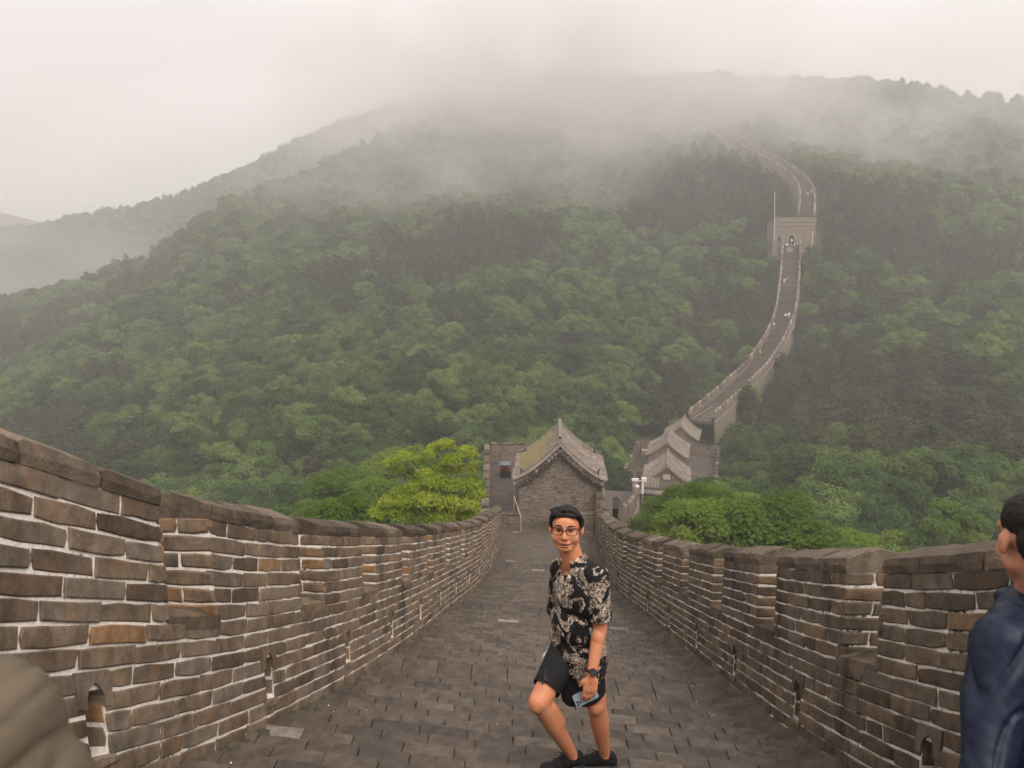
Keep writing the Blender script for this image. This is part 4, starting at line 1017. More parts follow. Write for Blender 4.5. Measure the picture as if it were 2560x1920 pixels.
kn = np.array([noise.noise((a*.017, b_*.017, 1.5))+.55*noise.noise((a*.05, b_*.05, 7)) for a, b_ in zip(x, y)])+rg.normal(size=n_)*.13
bias = np.where((x > 45) & (y < 210), .20, -.02)-np.where(np.hypot(x, y) < 85, .35, 0)-np.where((x < 15) & (np.hypot(x, y) < 175), .32, 0)
pine = kn+bias > .10
# drop trees that would stand in front of the built things
px_, py_, dd = pix(x, y, z+np.where(pine, 8.0, 6.5)*size)
zt_ = z+np.where(pine, 8.0, 6.5)*size
block = np.zeros(n_, bool)
# sight lines: the short wall, the watchtower front and the paved ways stay in view
tg = [p_ for p_ in resample(WALK1, 3)]+[p_ for p_ in resample(WALK2, 3)]+[p_ for p_ in resample(WALK3, 4)]+[TP(a, b_, TF+.6) for a in (0, 4, 9, 12) for b_ in (0, 8, 16)]+[(a, 41, -15.5) for a in (0, 3, 5)]+[LP(a, 0, .5) for a in (-4.5, 0, 5)]+[(at(px, 1225, 95).x, at(px, 1225, 95).y, at(px, 1225, 95).z) for px in (1610, 1660, 1710)]
for T_ in tg:
    L_ = math.hypot(T_[0], T_[1]); ux, uy = T_[0]/L_, T_[1]/L_; al = x*ux+y*uy; sd = np.abs(-x*uy+y*ux)
    zl = T_[2]*al/L_; block |= (al > 8) & (al < L_-1.0) & (sd < 1.7*size) & (zt_ > zl+(.9 if T_[1] > 128 else .2))
keep = ~block
x, y, z, size, pine, px_, py_, dd, zt_ = (a[keep] for a in (x, y, z, size, pine, px_, py_, dd, zt_))
# which of them the photograph could show
par_x = np.array([-200, 0, 400, 600, 737, 877, 1065, 1200, 1252, 1255, 1290, 1500, 1523, 1567, 1623, 1850, 2160, 2282, 2495, 2800]); par_y = np.array([1040, 1075, 1205, 1238, 1270, 1287, 1293, 1277, 1250, 1330, 1330, 1290, 1308, 1339, 1354, 1361, 1357, 1363, 1354, 1350])
inview = (px_ > -20) & (px_ < 2580) & (py_ < np.interp(px_, par_x, par_y)-4) & (py_ > 60) & (dd > 5)
hid = np.zeros(len(x)); 
for t in np.linspace(.12, .96, 34): hid = np.maximum(hid, gh(x*t, y*t)+np.where(np.hypot(x, y)*t > 25, 4.5, -9)-zt_*t)
vis = inview & (hid < .5)
far_hidden = (hid > 14) | (np.abs((px_-1280)) > 1280+420)
ok_near = dd > 33; sel = (~far_hidden | (dd < 60)) & (ok_near | (py_ > np.interp(px_, par_x, par_y)+90) | (np.abs(px_-1280) > 1500)); vis &= ok_near
order = np.argsort(np.where(vis, dd, 1e9))[:300]; single = np.zeros(len(x), bool); single[order] = vis[order]
def place_words(X_, Y_, px, py, d):
    if X_ < -2:
        if d < 75: return 'on the slope just beyond the left parapet'
        if px < 420: return 'above the near end of the left parapet'
        if px < 820: return 'above the middle of the left parapet'
        return 'on the hillside behind the yellow-green tree'
    if px < 1300: return 'on the hillside left of the near guardhouse roof'
    if px < 1560: return 'in the dip between the two roofed guardhouses' if py > 1000 else 'on the hillside above the near guardhouse roof'
    if px < 1830 and py > 1180: return 'below the triple-roofed watchtower'
    if d < 75: return 'on the slope just beyond the right parapet'
    if px < 1880: return 'on the hillside left of the climbing wall'
    if px < 2150: return 'right of the climbing wall'
    if px < 2400: return 'above the middle of the right parapet'
    return 'above the man in the navy jacket'
def bright(px, py, d): return d < 62
k_ = 0
pB = [broad_proto(s_, 6.4, 2.6, 20000, .16, M['leaf_bright'], nl=42) for s_ in (31, 32)]
for i in order:
    if not single[i]: continue
    w_ = place_words(x[i], y[i], px_[i], py_[i], dd[i]); ln = (float(x[i]), float(y[i]), float(z[i]))
    br = bright(px_[i], py_[i], dd[i]); w_ += ', near its foot' if py_[i] > 1040 else (', partway up' if py_[i] > 820 else ', higher up')
    tall = 'tall' if size[i] > 1.02 else ('small' if size[i] < .85 else 'mid-sized')
    if pine[i] and not br: tree_thing('pine_tree', protosP[i % 3], ln, float(size[i]), float(rg.uniform(0, 6.28)), label=f'{tall} dark pine {w_}', cat='tree', group=f'{tall} pines {w_}')
    else: tree_thing('broadleaf_tree', (pB[i % 2] if br else protosB[i % 4]), ln, float(size[i]), float(rg.uniform(0, 6.28)), label=f'{tall} {"fresh green" if br else "green"} tree {w_}', cat='tree', group=f'{tall} {"fresh" if br else "green"} trees {w_}')
rest = sel & ~single
def forest(name, mask, protos, label):
    idx = np.where(mask)[0]; me = bpy.data.meshes.new(name); me.vertices.add(len(idx)); co = np.stack([x[idx], y[idx], z[idx]], 1).astype(np.float32); me.vertices.foreach_set('co', co.ravel())
    a = me.attributes.new('sc', 'FLOAT', 'POINT'); a.data.foreach_set('value', size[idx].astype(np.float32))
    a = me.attributes.new('rz', 'FLOAT_VECTOR', 'POINT'); v3 = np.zeros((len(idx), 3), np.float32); v3[:, 2] = rg.uniform(0, 6.28, len(idx)); v3[:, 0] = rg.normal(size=len(idx))*.05; a.data.foreach_set('vector', v3.ravel())
    a = me.attributes.new('pick', 'INT', 'POINT'); a.data.foreach_set('value', rg.randint(0, len(protos), len(idx)).astype(np.int32))
    o = bpy.data.objects.new(name, me); C.objects.link(o); tag(o, label=label, kind='stuff')
    ng = bpy.data.node_groups.new(name, 'GeometryNodeTree'); ng.interface.new_socket('Geometry', in_out='INPUT', socket_type='NodeSocketGeometry'); ng.interface.new_socket('Geometry', in_out='OUTPUT', socket_type='NodeSocketGeometry')
    nd, lk = ng.nodes, ng.links; gi, go = nd.new('NodeGroupInput'), nd.new('NodeGroupOutput'); jn = nd.new('GeometryNodeJoinGeometry')
    for c_, t_ in protos:
        j2 = nd.new('GeometryNodeJoinGeometry')
        for me_ in (c_, t_):
            src = next(q for q in bpy.data.objects if q.type == 'MESH' and q.data == me_)
            oi = nd.new('GeometryNodeObjectInfo'); oi.inputs['Object'].default_value = src; oi.transform_space = 'ORIGINAL'; lk.new(oi.outputs['Geometry'], j2.inputs[0])
        g2 = nd.new('GeometryNodeGeometryToInstance'); lk.new(j2.outputs[0], g2.inputs[0]); lk.new(g2.outputs[0], jn.inputs[0])
    ip = nd.new('GeometryNodeInstanceOnPoints'); lk.new(gi.outputs[0], ip.inputs['Points']); lk.new(jn.outputs[0], ip.inputs['Instance']); ip.inputs['Pick Instance'].default_value = True
    for nm, ty, so in (('sc', 'FLOAT', 'Scale'), ('rz', 'FLOAT_VECTOR', 'Rotation'), ('pick', 'INT', 'Instance Index')):
        na = nd.new('GeometryNodeInputNamedAttribute'); na.data_type = ty; na.inputs['Name'].default_value = nm; lk.new(na.outputs['Attribute'], ip.inputs[so])
    lk.new(ip.outputs[0], go.inputs[0]); md = o.modifiers.new('scatter', 'NODES'); md.node_group = ng
    print('FOREST', name, len(idx)); return o
forest('broadleaf_forest', rest & ~pine, protosB, 'broadleaf forest covering the far misty hillsides')
forest('pine_forest', rest & pine, protosP, 'dark pine forest mixed into the far misty hillsides')
print('TREES', len(x), 'visible', vis.sum(), 'single', single.sum(), 'farthest single', dd[single].max())

# the yellow-green tree and its neighbours beyond the left parapet
def big_tree(name, label, lobes, base_, leaf, n, size_, seed, r0, elong=1.8, droop=.6):
    root = holder(name, label=label, cat='tree'); V, t = leaf_cloud(lobes, n, size_, elong=elong, droop=droop, seed=seed, shell=.25, flat=.0)
    o = bpy.data.objects.new('crown', quads_mesh('crown', V, t, leaf)); C.objects.link(o); o.parent = root
    c_ = np.mean([l[0] for l in lobes], 0); b0 = Vector(base_); t1 = Vector(c_)
    tm = branches([tuple(b0), tuple(b0.lerp(t1, .35)+Vector((.1, 0, 0))), tuple(b0.lerp(t1, .7)), tuple(t1)], lobes, r0, seed, M['bark_pale'], .8)
    o = bpy.data.objects.new('trunk', tm); C.objects.link(o); o.parent = root; rebase(root, base_)
def lobes_px(lst, Y):
    out = []
    for px, py, r, dy in lst:
        p_ = atY(px, py, Y+dy); k = (Y+dy)/F*1.1; out.append((tuple(p_), (r*k, r*k*.9, r*k*.62)))
    return out
yl_ = lobes_px([(1112, 1112, 26, 0), (1090, 1120, 22, .5), (1165, 1130, 26, .2), (1180, 1140, 16, 0), (1130, 1150, 30, -.3), (1075, 1135, 22, 0), (1010, 1142, 24, -.2), (975, 1158, 20, 0), (995, 1175, 18, .2), (1045, 1150, 20, .4),
                (1110, 1175, 30, .2), (1160, 1175, 26, .4), (1060, 1185, 26, -.2), (1085, 1205, 34, -.6), (1130, 1215, 32, -.5), (1175, 1212, 28, 0), (1190, 1235, 26, -.2), (1040, 1220, 30, -.3), (1000, 1232, 26, 0), (975, 1255, 28, -.2),
                (1020, 1255, 34, -.6), (1070, 1250, 38, -.9), (1120, 1258, 36, -.8), (1170, 1262, 32, -.5), (1100, 1290, 50, -.5), (1010, 1285, 42, -.3), (1170, 1290, 40, 0), (950, 1282, 30, 0)], 24.5)
big_tree('sumac_tree', 'bright yellow-green feathery tree rising just beyond the left parapet', yl_, (-3.1, 25.5, -14.5), M['leaf_yellow'], 21000, .115, 41, .16, elong=2.4, droop=.9)
gl_ = lobes_px([(830, 1262, 26, 0), (880, 1248, 28, .4), (915, 1262, 26, 0), (850, 1282, 40, 0), (790, 1280, 24, .3), (930, 1290, 34, 0), (1220, 1165, 22, 3), (1200, 1190, 26, 3)], 28)
big_tree('shrub_tree', 'low mid-green tree top showing left of the yellow-green tree', gl_[:6], (-7.5, 28, -17), M['leaf_bright'], 11000, .12, 42, .12)
g2 = lobes_px([(1190, 1160, 16, 0), (1180, 1185, 20, 0), (1192, 1210, 22, 0), (1185, 1235, 26, 0)], 33)
big_tree('shrub_tree', 'small green tree between the yellow-green tree and the passage parapet', g2, (-2.9, 34, -20), M['leaf_bright'], 4500, .16, 43, .1)
rl = lobes_px([(1690, 1235, 34, 0), (1740, 1228, 36, .5), (1650, 1262, 34, 0), (1700, 1275, 44, -1), (1760, 1262, 44, 0), (1805, 1250, 38, .8), (1830, 1285, 44, 0), (1640, 1300, 34, -.5), (1690, 1325, 50, -1), (1760, 1325, 50, -1), (1830, 1330, 44, 0), (1620, 1335, 28, -.5)], 36)
big_tree('leafy_tree', 'fresh green spreading tree beyond the right parapet, below the plaque gable', rl, (8.8, 36.5, -21), M['leaf_bright'], 30000, .125, 44, .18)
r2 = lobes_px([(1900, 1290, 40, 0), (1945, 1280, 42, .6), (1990, 1300, 42, 0), (1880, 1330, 44, -.5), (1940, 1335, 50, -.8), (2010, 1340, 44, 0), (2050, 1350, 34, 0), (1910, 1370, 50, 0), (1990, 1380, 50, 0)], 39)
big_tree('leafy_tree', 'fresh green tree beyond the middle of the right parapet, next right', r2, (14.0, 39.5, -23), M['leaf_bright'], 22000, .135, 45, .16)
r3 = lobes_px([(2360, 1265, 30, 0), (2400, 1290, 40, 0), (2440, 1310, 36, .4), (2350, 1320, 42, -.5), (2420, 1345, 44, 0), (2300, 1345, 34, 0), (2120, 1345, 36, 1), (2170, 1355, 32, 1), (2240, 1350, 34, 1)], 44)
big_tree('leafy_tree', 'green tree beyond the right parapet, just left of the man in navy', r3[:6], (28, 45, -28), M['leaf'], 10000, .19, 46, .15)
big_tree('leafy_tree', 'low green treetop over the right parapet, left of the gap stones', r3[6:], (20.5, 45, -27), M['leaf_bright'], 6000, .18, 47, .12)
# ------------------------------------------------------------------ people
def ellip_geo(c, r, B=None, n=16, m_=10):
    vs = [Vector((0, 0, 1))]; fs = []
    for i in range(1, m_):
        t = math.pi*i/m_
        for k in range(n): p_ = 2*math.pi*k/n; vs.append(Vector((math.sin(t)*math.cos(p_), math.sin(t)*math.sin(p_), math.cos(t))))
    vs.append(Vector((0, 0, -1))); N_ = len(vs)-1
    for k in range(n): fs.append((0, 1+k, 1+(k+1) % n)); fs.append((N_, N_-n+(k+1) % n, N_-n+k))
    for i in range(m_-2):
        for k in range(n): a = 1+i*n; fs.append((a+k, a+n+k, a+n+(k+1) % n, a+(k+1) % n))
    B = B or Matrix.Identity(3); return [Vector(c)+B@Vector((v.x*r[0], v.y*r[1], v.z*r[2])) for v in vs], fs
def cap_geo(p0, r0, p1, r1, n=16):
    p0, p1 = Vector(p0), Vector(p1); d = (p1-p0); L = d.length; d = d.normalized() if L > 1e-6 else Vector((0, 0, 1))
    a = d.orthogonal().normalized(); b_ = d.cross(a); rings = []
    for t in (-1, -.8, -.45): rings.append((p0+d*r0*t, r0*math.sqrt(max(0, 1-t*t)) or 1e-4))
    for t in (0, .25, .5, .75, 1): rings.append((p0.lerp(p1, t), r0+(r1-r0)*t))
    for t in (.45, .8, 1): rings.append((p1+d*r1*t, r1*math.sqrt(max(0, 1-t*t)) or 1e-4))
    vs = [c_+(a*math.cos(2*math.pi*k/n)+b_*math.sin(2*math.pi*k/n))*max(r_, 1e-4) for c_, r_ in rings for k in range(n)]
    m_ = len(rings); fs = [(i*n+k, i*n+(k+1) % n, (i+1)*n+(k+1) % n, (i+1)*n+k) for i in range(m_-1) for k in range(n)]+[tuple(range(n))[::-1], tuple((m_-1)*n+k for k in range(n))]
    return vs, fs
def blob(name, shapes, voxel, smooth=3, mat=None, parent=None, cuts=(), carve=(), disp=None, solid=0, **k):
    mb = MB()
    for s_ in shapes:
        g = ellip_geo(*s_[1:]) if s_[0] == 'e' else cap_geo(*s_[1:]); mb.add(*g)
    me = mb.mesh(name); o = bpy.data.objects.new(name, me); C.objects.link(o)
    md = o.modifiers.new('r', 'REMESH'); md.mode = 'VOXEL'; md.voxel_size = voxel; md.use_smooth_shade = True
    if smooth: sm = o.modifiers.new('s', 'SMOOTH'); sm.iterations = smooth; sm.factor = .6
    dg = bpy.context.evaluated_depsgraph_get(); dg.update(); m2 = bpy.data.meshes.new_from_object(o.evaluated_get(dg)); o.modifiers.clear(); o.data = m2; bpy.data.meshes.remove(me)
    if cuts or carve or disp:
        import bmesh; bm = bmesh.new(); bm.from_mesh(m2)
        if disp:
            bm.normal_update()
            for v in bm.verts: v.co += v.normal*disp(v.co)
        for p_, n_, rad in cuts:     # remove what lies beyond a plane near a point
            p_, n_ = Vector(p_), Vector(n_).normalized(); geom = bm.verts[:]+bm.edges[:]+bm.faces[:]
            if rad > 50: bmesh.ops.bisect_plane(bm, geom=geom, plane_co=p_, plane_no=n_, clear_outer=True)
            else: bmesh.ops.delete(bm, geom=[v for v in bm.verts if (v.co-p_).dot(n_) > 0 and (v.co-p_).length < rad], context='VERTS')
        for c_, r_ in carve: bmesh.ops.delete(bm, geom=[v for v in bm.verts if (v.co-Vector(c_)).length < r_], context='VERTS')
        bm.to_mesh(m2); bm.free()
    m2.materials.clear(); m2.materials.append(mat); m2.polygons.foreach_set('use_smooth', [True]*len(m2.polygons)); m2.name = name
    if solid: q = o.modifiers.new('thick', 'SOLIDIFY'); q.thickness = solid; q.offset = -1
    if parent is not None: o.parent = parent
    return tag(o, **k)
def step_z(X, Y):
    s_ = Y+TH*X
    for s0, s1 in rows:
        if s0 <= s_ < s1: return float(smooth_interp(min(s1, s0+.32), gs, gz)) if s0 > 6.4 and s1-s0 > .5 else float(smooth_interp((s0+s1)/2, gs, gz))
    return floor_z(X, Y)
def skin_mat(name, col):
    m, nt, b = new_mat(name); tc = nt.nodes.new('ShaderNodeTexCoord').outputs['Object']
    n1 = noise_n(nt, tc, 18, 4, .6); c = mixc(nt, ramp(nt, n1, [(.35, gray(0)), (.7, gray(.55))]), col, (col[0]*1.12, col[1]*.78, col[2]*.72))
    nt.links.new(c, b.inputs['Base Color']); b.inputs['Roughness'].default_value = .5; b.inputs['Subsurface Weight'].default_value = .12
    b.inputs['Subsurface Radius'].default_value = (.02, .008, .004); b.inputs['Subsurface Scale'].default_value = .5; return m
M['skin'] = skin_mat('warm_skin', (.64, .285, .150)); M['skin2'] = skin_mat('tanned_skin', (.52, .25, .15))
M['hair'] = plain('black_hair', (.010, .0075, .0065), .62, var=.5, scale=90, spec=.3, bs=.7, bd=.004)
M['black'] = plain('black_fabric', (.012, .012, .013), .85, var=.2, bs=.3)
M['rubber'] = plain('black_rubber', (.02, .02, .022), .5, var=.2, bs=.3)
M['frame'] = plain('dark_red_frame', (.05, .012, .012), .25, spec=.6)
M['lip'] = plain('lip', (.50, .19, .13), .5); M['dark'] = plain('dark_mouth', (.10, .032, .026), .7); M['eyewhite'] = plain('eye_white', (.55, .50, .47), .3); M['iris'] = plain('iris', (.015, .009, .006), .15)
M['brow'] = plain('brow_hair', (.05, .03, .022), .8)
# aloha shirt: cream line drawing on black
m, nt, b = new_mat('figured_shirt'); tc = nt.nodes.new('ShaderNodeTexCoord').outputs['Object']
n1 = noise_n(nt, tc, 10, 2, .5, 2.8); n2 = noise_n(nt, tc, 19, 3, .5, 2.0); n3 = noise_n(nt, tc, 8.5, 3, .6, 1.2)
fr = mth(nt, 'FRACT', mth(nt, 'MULTIPLY', n1, 8)); line1 = ramp(nt, fr, [(.0, gray(1)), (.20, gray(0)), (.80, gray(0)), (1, gray(1))])
fr2 = mth(nt, 'FRACT', mth(nt, 'MULTIPLY', n2, 6)); line2 = ramp(nt, fr2, [(.0, gray(1)), (.16, gray(0)), (.84, gray(0)), (1, gray(1))])
area = ramp(nt, n3, [(.47, gray(0)), (.50, gray(1))]); patch = ramp(nt, mth(nt, 'ADD', mth(nt, 'MULTIPLY', n2, .8), mth(nt, 'MULTIPLY', n1, .3)), [(.62, gray(0)), (.65, gray(.9))])
ink = mth(nt, 'MULTIPLY', area, mth(nt, 'MAXIMUM', line2, line1)); ink = mth(nt, 'MAXIMUM', ink, mth(nt, 'MULTIPLY', patch, area))
vo = nt.nodes.new('ShaderNodeTexVoronoi'); vo.inputs['Scale'].default_value = 17; nt.links.new(tc, vo.inputs['Vector'])
dots = ramp(nt, vo.outputs['Distance'], [(.07, gray(1)), (.10, gray(0))]); ink = mth(nt, 'MAXIMUM', ink, mth(nt, 'MULTIPLY', dots, .8))
c = mixc(nt, ink, (.008, .008, .009), (.80, .64, .50)); nt.links.new(c, b.inputs['Base Color']); b.inputs['Roughness'].default_value = .8; M['shirt'] = m

def head_shapes(o_, B, k=1.0, wide=1.0, fat=0.0):
    def q(x, f_, u): return Vector(o_)+B@Vector((x*k*wide, f_*k, u*k))
    E = lambda x, f_, u, a, b_, c_: ('e', q(x, f_, u), (a*k*wide, b_*k, c_*k), B)
    sh = [E(0, -.012, .035, .078, .096, .086), E(0, .020, -.032, .069, .068, .084), E(0, .012, -.058, .0715, .062, .052), E(0, .024, -.078, .058, .054, .036), E(0, .060, -.098, .034, .026, .022), ('c', q(-.047, .0, -.064), (.024+fat)*k, q(-.018, .055, -.10), .020*k), ('c', q(.047, .0, -.064), (.024+fat)*k, q(.018, .055, -.10), .020*k)]
    for s_ in (-1, 1):
        sh += [E(s_*.041, .048, -.036, .030+fat, .030+fat, .036+fat), ('c', q(s_*.012, .086, .032), .010*k, q(s_*.048, .072, .030), .011*k), E(s_*.0835, -.008, -.008, .011, .019, .031), E(s_*.012, .098, -.034, .009, .010, .008)]
    sh += [('c', q(0, .084, .02), .010*k, q(0, .108, -.028), .0125*k), ('c', q(-.022, .083, -.061), .0075*k, q(.022, .083, -.061), .0075*k), ('c', q(-.018, .083, -.079), .009*k, q(.018, .083, -.079), .009*k), E(0, .068, .045, .052, .024, .04)]
    return sh, q
def basis(f_, u=(0, 0, 1)):
    f_ = Vector(f_).normalized(); r = f_.cross(Vector(u)).normalized(); u = r.cross(f_); return Matrix((r, f_, u)).transposed()
# NB x axis of this basis is to the person's right hand... (seen from the front it runs to the viewer's left)

# ---- the man in the black figured shirt
man = holder('person', label='man with glasses in a black and cream patterned shirt and black shorts, climbing the steps', cat='person')
A = atY
shL, shR = A(1492, 1442, 3.98), A(1402, 1421, 4.22)
elL, wrL = A(1499, 1570, 3.97), A(1479, 1688, 3.86)
elR, wrR = A(1392, 1560, 4.36), A(1390, 1618, 4.22)
hipL, hipR = A(1474, 1612, 4.08), A(1425, 1608, 4.18)
knL, anL = A(1491, 1758, 4.06), A(1512, 1886, 4.16)
knR, anR = A(1349, 1753, 3.90), A(1431, 1888, 4.06)
print('thighs %.2f %.2f shins %.2f %.2f uparm %.2f fore %.2f' % ((hipL-knL).length, (hipR-knR).length, (knL-anL).length, (knR-anR).length, (shL-elL).length, (elL-wrL).length))
bd = (shL-shR); bd.z = 0; bd.normalize(); fb = Vector((bd.y, -bd.x, 0)); fb = fb if fb.y < 0 else -fb
Bt = Matrix((bd, -fb, Vector((0, 0, 1)))).transposed()
hc = A(1415, 1322, 4.10); Bh = basis((-math.sin(R(9)), -math.cos(R(9)), .14))
hs, hq = head_shapes(hc, Bh, 1.05, 1.10, .002)
neck = A(1433, 1406, 4.14); chest = (shL+shR)/2+Vector((0, 0, -.15)); pel = (hipL+hipR)/2
body = list(hs)+[('c', hq(0, -.020, -.05), .064, neck, .070), ('e', chest, (.165, .105, .19), Bt), ('e', chest.lerp(pel, .55), (.15, .105, .17), Bt), ('e', pel, (.155, .115, .12), Bt),
    ('c', neck, .06, shL, .058), ('c', neck, .06, shR, .058), ('c', shL, .056, elL, .047), ('c', elL, .047, wrL, .030), ('c', shR, .056, elR, .042), ('c', elR, .042, wrR, .028)]
body += [('e', elL.lerp(wrL, .25), (.043, .046, .075))]
for h_, k_, a_, sg in ((hipL, knL, anL, 1), (hipR, knR, anR, -1)):
    sd = (a_-k_).normalized(); bk = Vector((.75, .35, 0)) if sg < 0 else Vector((.25, .6, 0)); bk = (bk-sd*bk.dot(sd)).normalized()
    body += [('c', h_, .092, h_.lerp(k_, .55), .082), ('c', h_.lerp(k_, .5), .082, k_, .064), ('e', k_-bk*.016, (.058, .060, .068)), ('c', k_, .061, k_.lerp(a_, .42), .060), ('c', k_.lerp(a_, .38), .061, a_, .037), ('c', k_.lerp(a_, .16)+bk*.026, .052, k_.lerp(a_, .42)+bk*.030, .054), ('c', k_.lerp(a_, .42)+bk*.022, .046, k_.lerp(a_, .72)+bk*.006, .034), ('e', a_, (.040, .042, .042)),
             ('c', a_, .034, a_+Vector((0, 0, -.07)), .036)]
# left hand round the phone: palm, four fingers of different length, thumb
hd_ = (A(1472, 1748, 3.84)-wrL).normalized(); across = Vector((1, -.05, .12)); across = (across-hd_*across.dot(hd_)).normalized(); outw = across.cross(hd_).normalized()
if outw.y > 0: outw = -outw
def H(a_, l_, o_=0): return wrL+across*a_+hd_*l_+outw*o_
body += [('c', wrL, .029, H(0, .03), .030), ('c', H(-.024, .035, .004), .019, H(-.030, .088, .006), .014), ('c', H(-.008, .03, .006), .020, H(-.010, .092, .01), .014), ('c', H(.012, .03, .005), .020, H(.012, .088, .01), .014), ('c', H(.026, .03, 0), .018, H(.032, .080, .004), .013)]
for a0, l0, seg in ((-.031, .088, (.040, .026, .018)), (-.010, .093, (.044, .028, .02)), (.012, .089, (.040, .026, .018)), (.033, .080, (.030, .020, .016))):
    p0 = H(a0, l0, .008); ang = .12
    for i, L_ in enumerate(seg):
        ang += (.0, .45, .5)[i]; d = hd_*math.cos(ang)-outw*math.sin(ang)*1.0+across*(-.10); p1 = p0+d.normalized()*L_; body.append(('c', p0, .0095-.0008*i, p1, .0088-.0008*i)); p0 = p1
body += [('c', H(-.022, .028, .0), .018, H(-.050, .052, -.004), .014), ('c', H(-.050, .052, -.004), .0125, H(-.060, .080, -.016), .0105)]
# right hand, loosely closed
for i in range(4):
    p0 = wrR+Vector((-.012+.008*i-.01, -.03+.017*i, -.065)); body += [('c', p0, .0095, p0+Vector((-.006, 0, -.035)), .009), ('c', p0+Vector((-.006, 0, -.035)), .009, p0+Vector((.012, .006, -.052)), .008)]
body += [('c', wrR, .027, wrR+Vector((-.005, 0, -.055)), .030), ('c', wrR+Vector((-.02, -.025, -.03)), .012, wrR+Vector((-.03, -.035, -.07)), .010)]
bo = blob('body', body, .0046, 6, M['skin'], man)
# hair: short sides, fuller top swept across
def hair_cap(q, Bx, k, top=1.0, name='hair', parent=None, back=True):
    sh = [('e', q(0, -.024, .052), (.088*k*1.03, .092*k, .078*k*top), Bx), ('e', q(0, .018, .098), (.066*k, .062*k, .040*k*top), Bx), ('e', q(0, -.07, .01), (.068*k, .045*k, .07*k), Bx)]
    for s_ in (-1, 1): sh += [('c', q(s_*.076, .030, .066), .013*k, q(s_*.0805, .014, .012), .007*k), ('e', q(s_*.074, -.03, .03), (.016*k, .045*k, .05*k), Bx)]
    rgx = random.Random(9)
    for i in range(66):
        x0 = -.058+.116*(i % 11)/10+rgx.uniform(-.005, .005); row = i//11; f0 = .064-.027*row+rgx.uniform(-.006, .006); hgt = .130-6.5*x0*x0-.0022*row*row+rgx.uniform(-.002, .003)
        sh.append(('c', q(x0-.010, f0+.004, hgt-.010), .0105*k, q(x0+.020, f0-.030, hgt+.002), .0075*k))
    for i in range(12): x0 = -.052+.0095*i; sh.append(('c', q(x0, .074-3.6*x0*x0, .094-1.5*x0*x0), .0115*k, q(x0+.012, .045, .119-6.0*x0*x0), .012*k))
    for s_ in (-1, 1): sh += [('c', q(s_*.066, .046, .088), .016*k, q(s_*.078, .020, .060), .014*k), ('c', q(s_*.079, .020, .055), .010*k, q(s_*.083, .010, .012), .006*k), ('c', q(s_*.080, -.035, .05), .014*k, q(s_*.078, -.045, -.01), .012*k)]
    return blob(name, sh, .0036, 2, M['hair'], parent, carve=[(q(0, .118, .012), .076*k)], disp=lambda c_: .0028*noise.noise(Vector((c_.x*40, c_.y*110, c_.z*110))))
hair_cap(hq, Bh, 1.05, 1.06, parent=man)
FZ = 1.04
def fpt(x, f_, u): return hq(x, f_, u)
def ptube(nm, pts, r_, mat, par=man, n=6): mb = MB(); mb.tube(pts, r_, n); return mb.build(nm, mat, par, smooth=True)
for s_ in (-1, 1):
    e_ = blob('eye', [('e', fpt(s_*.0315, .0765, .008), (.0125, .008, .0052), Bh)], .0015, 1, M['eyewhite'], man)
    blob('iris', [('e', fpt(s_*.0315+.001, .0825, .008), (.0050, .003, .0048), Bh)], .0011, 1, M['iris'], e_)
    ptube('eyelid', [fpt(s_*.018, .083, .009), fpt(s_*.031, .0865, .0145), fpt(s_*.046, .078, .010)], .0022, M['brow'])
    ptube('eyebrow', [fpt(s_*.014, .0950, .0345), fpt(s_*.034, .0905, .0395), fpt(s_*.055, .076, .0345)], [.0042, .0046, .0025], M['brow'])
ptube('mouth', [fpt(-.027, .081, -.068), fpt(-.012, .0935, -.0705), fpt(.012, .0935, -.0705), fpt(.027, .081, -.068)], [.0022, .0048, .0048, .0022], M['dark'])
ptube('lip', [fpt(-.029, .081, -.064), fpt(-.010, .0925, -.0622), fpt(.010, .0925, -.0622), fpt(.029, .081, -.064)], [.0015, .0034, .0034, .0015], M['lip'])
ptube('lip', [fpt(-.024, .081, -.074), fpt(-.009, .0925, -.0795), fpt(.009, .0925, -.0795), fpt(.024, .081, -.074)], [.0015, .0042, .0042, .0015], M['lip'])
gl = empty('glasses'); gl.parent = man
for s_ in (-1, 1):
    loop = [(.0085, .017), (.011, .0225), (.036, .0245), (.061, .0235), (.0645, .016), (.062, -.008), (.056, -.0155), (.030, -.0165), (.016, -.0125), (.0105, -.002)]
    pts = [fpt(s_*x, .106-.30*abs(x)**1.5*3.2, u+.002) for x, u in loop]; pts.append(pts[0]); pts.append(pts[1]); mb = MB(); mb.tube(pts, [.0036 if i in (0, 1, 2, 3, 10, 11) else .0024 for i in range(len(pts))], 6); mb.build('rim', M['frame'], gl, smooth=True)
    mb = MB(); mb.tube([fpt(s_*.0645, .078, .018), fpt(s_*.078, .05, .016), fpt(s_*.0875, -.005, .012)], [.0032, .0026, .0022], 6); mb.build('temple', M['frame'], gl)
mb = MB(); mb.tube([fpt(-.0095, .104, .012), fpt(0, .110, .015), fpt(.0095, .104, .012)], .0026, 6); mb.build('bridge', M['frame'], gl)
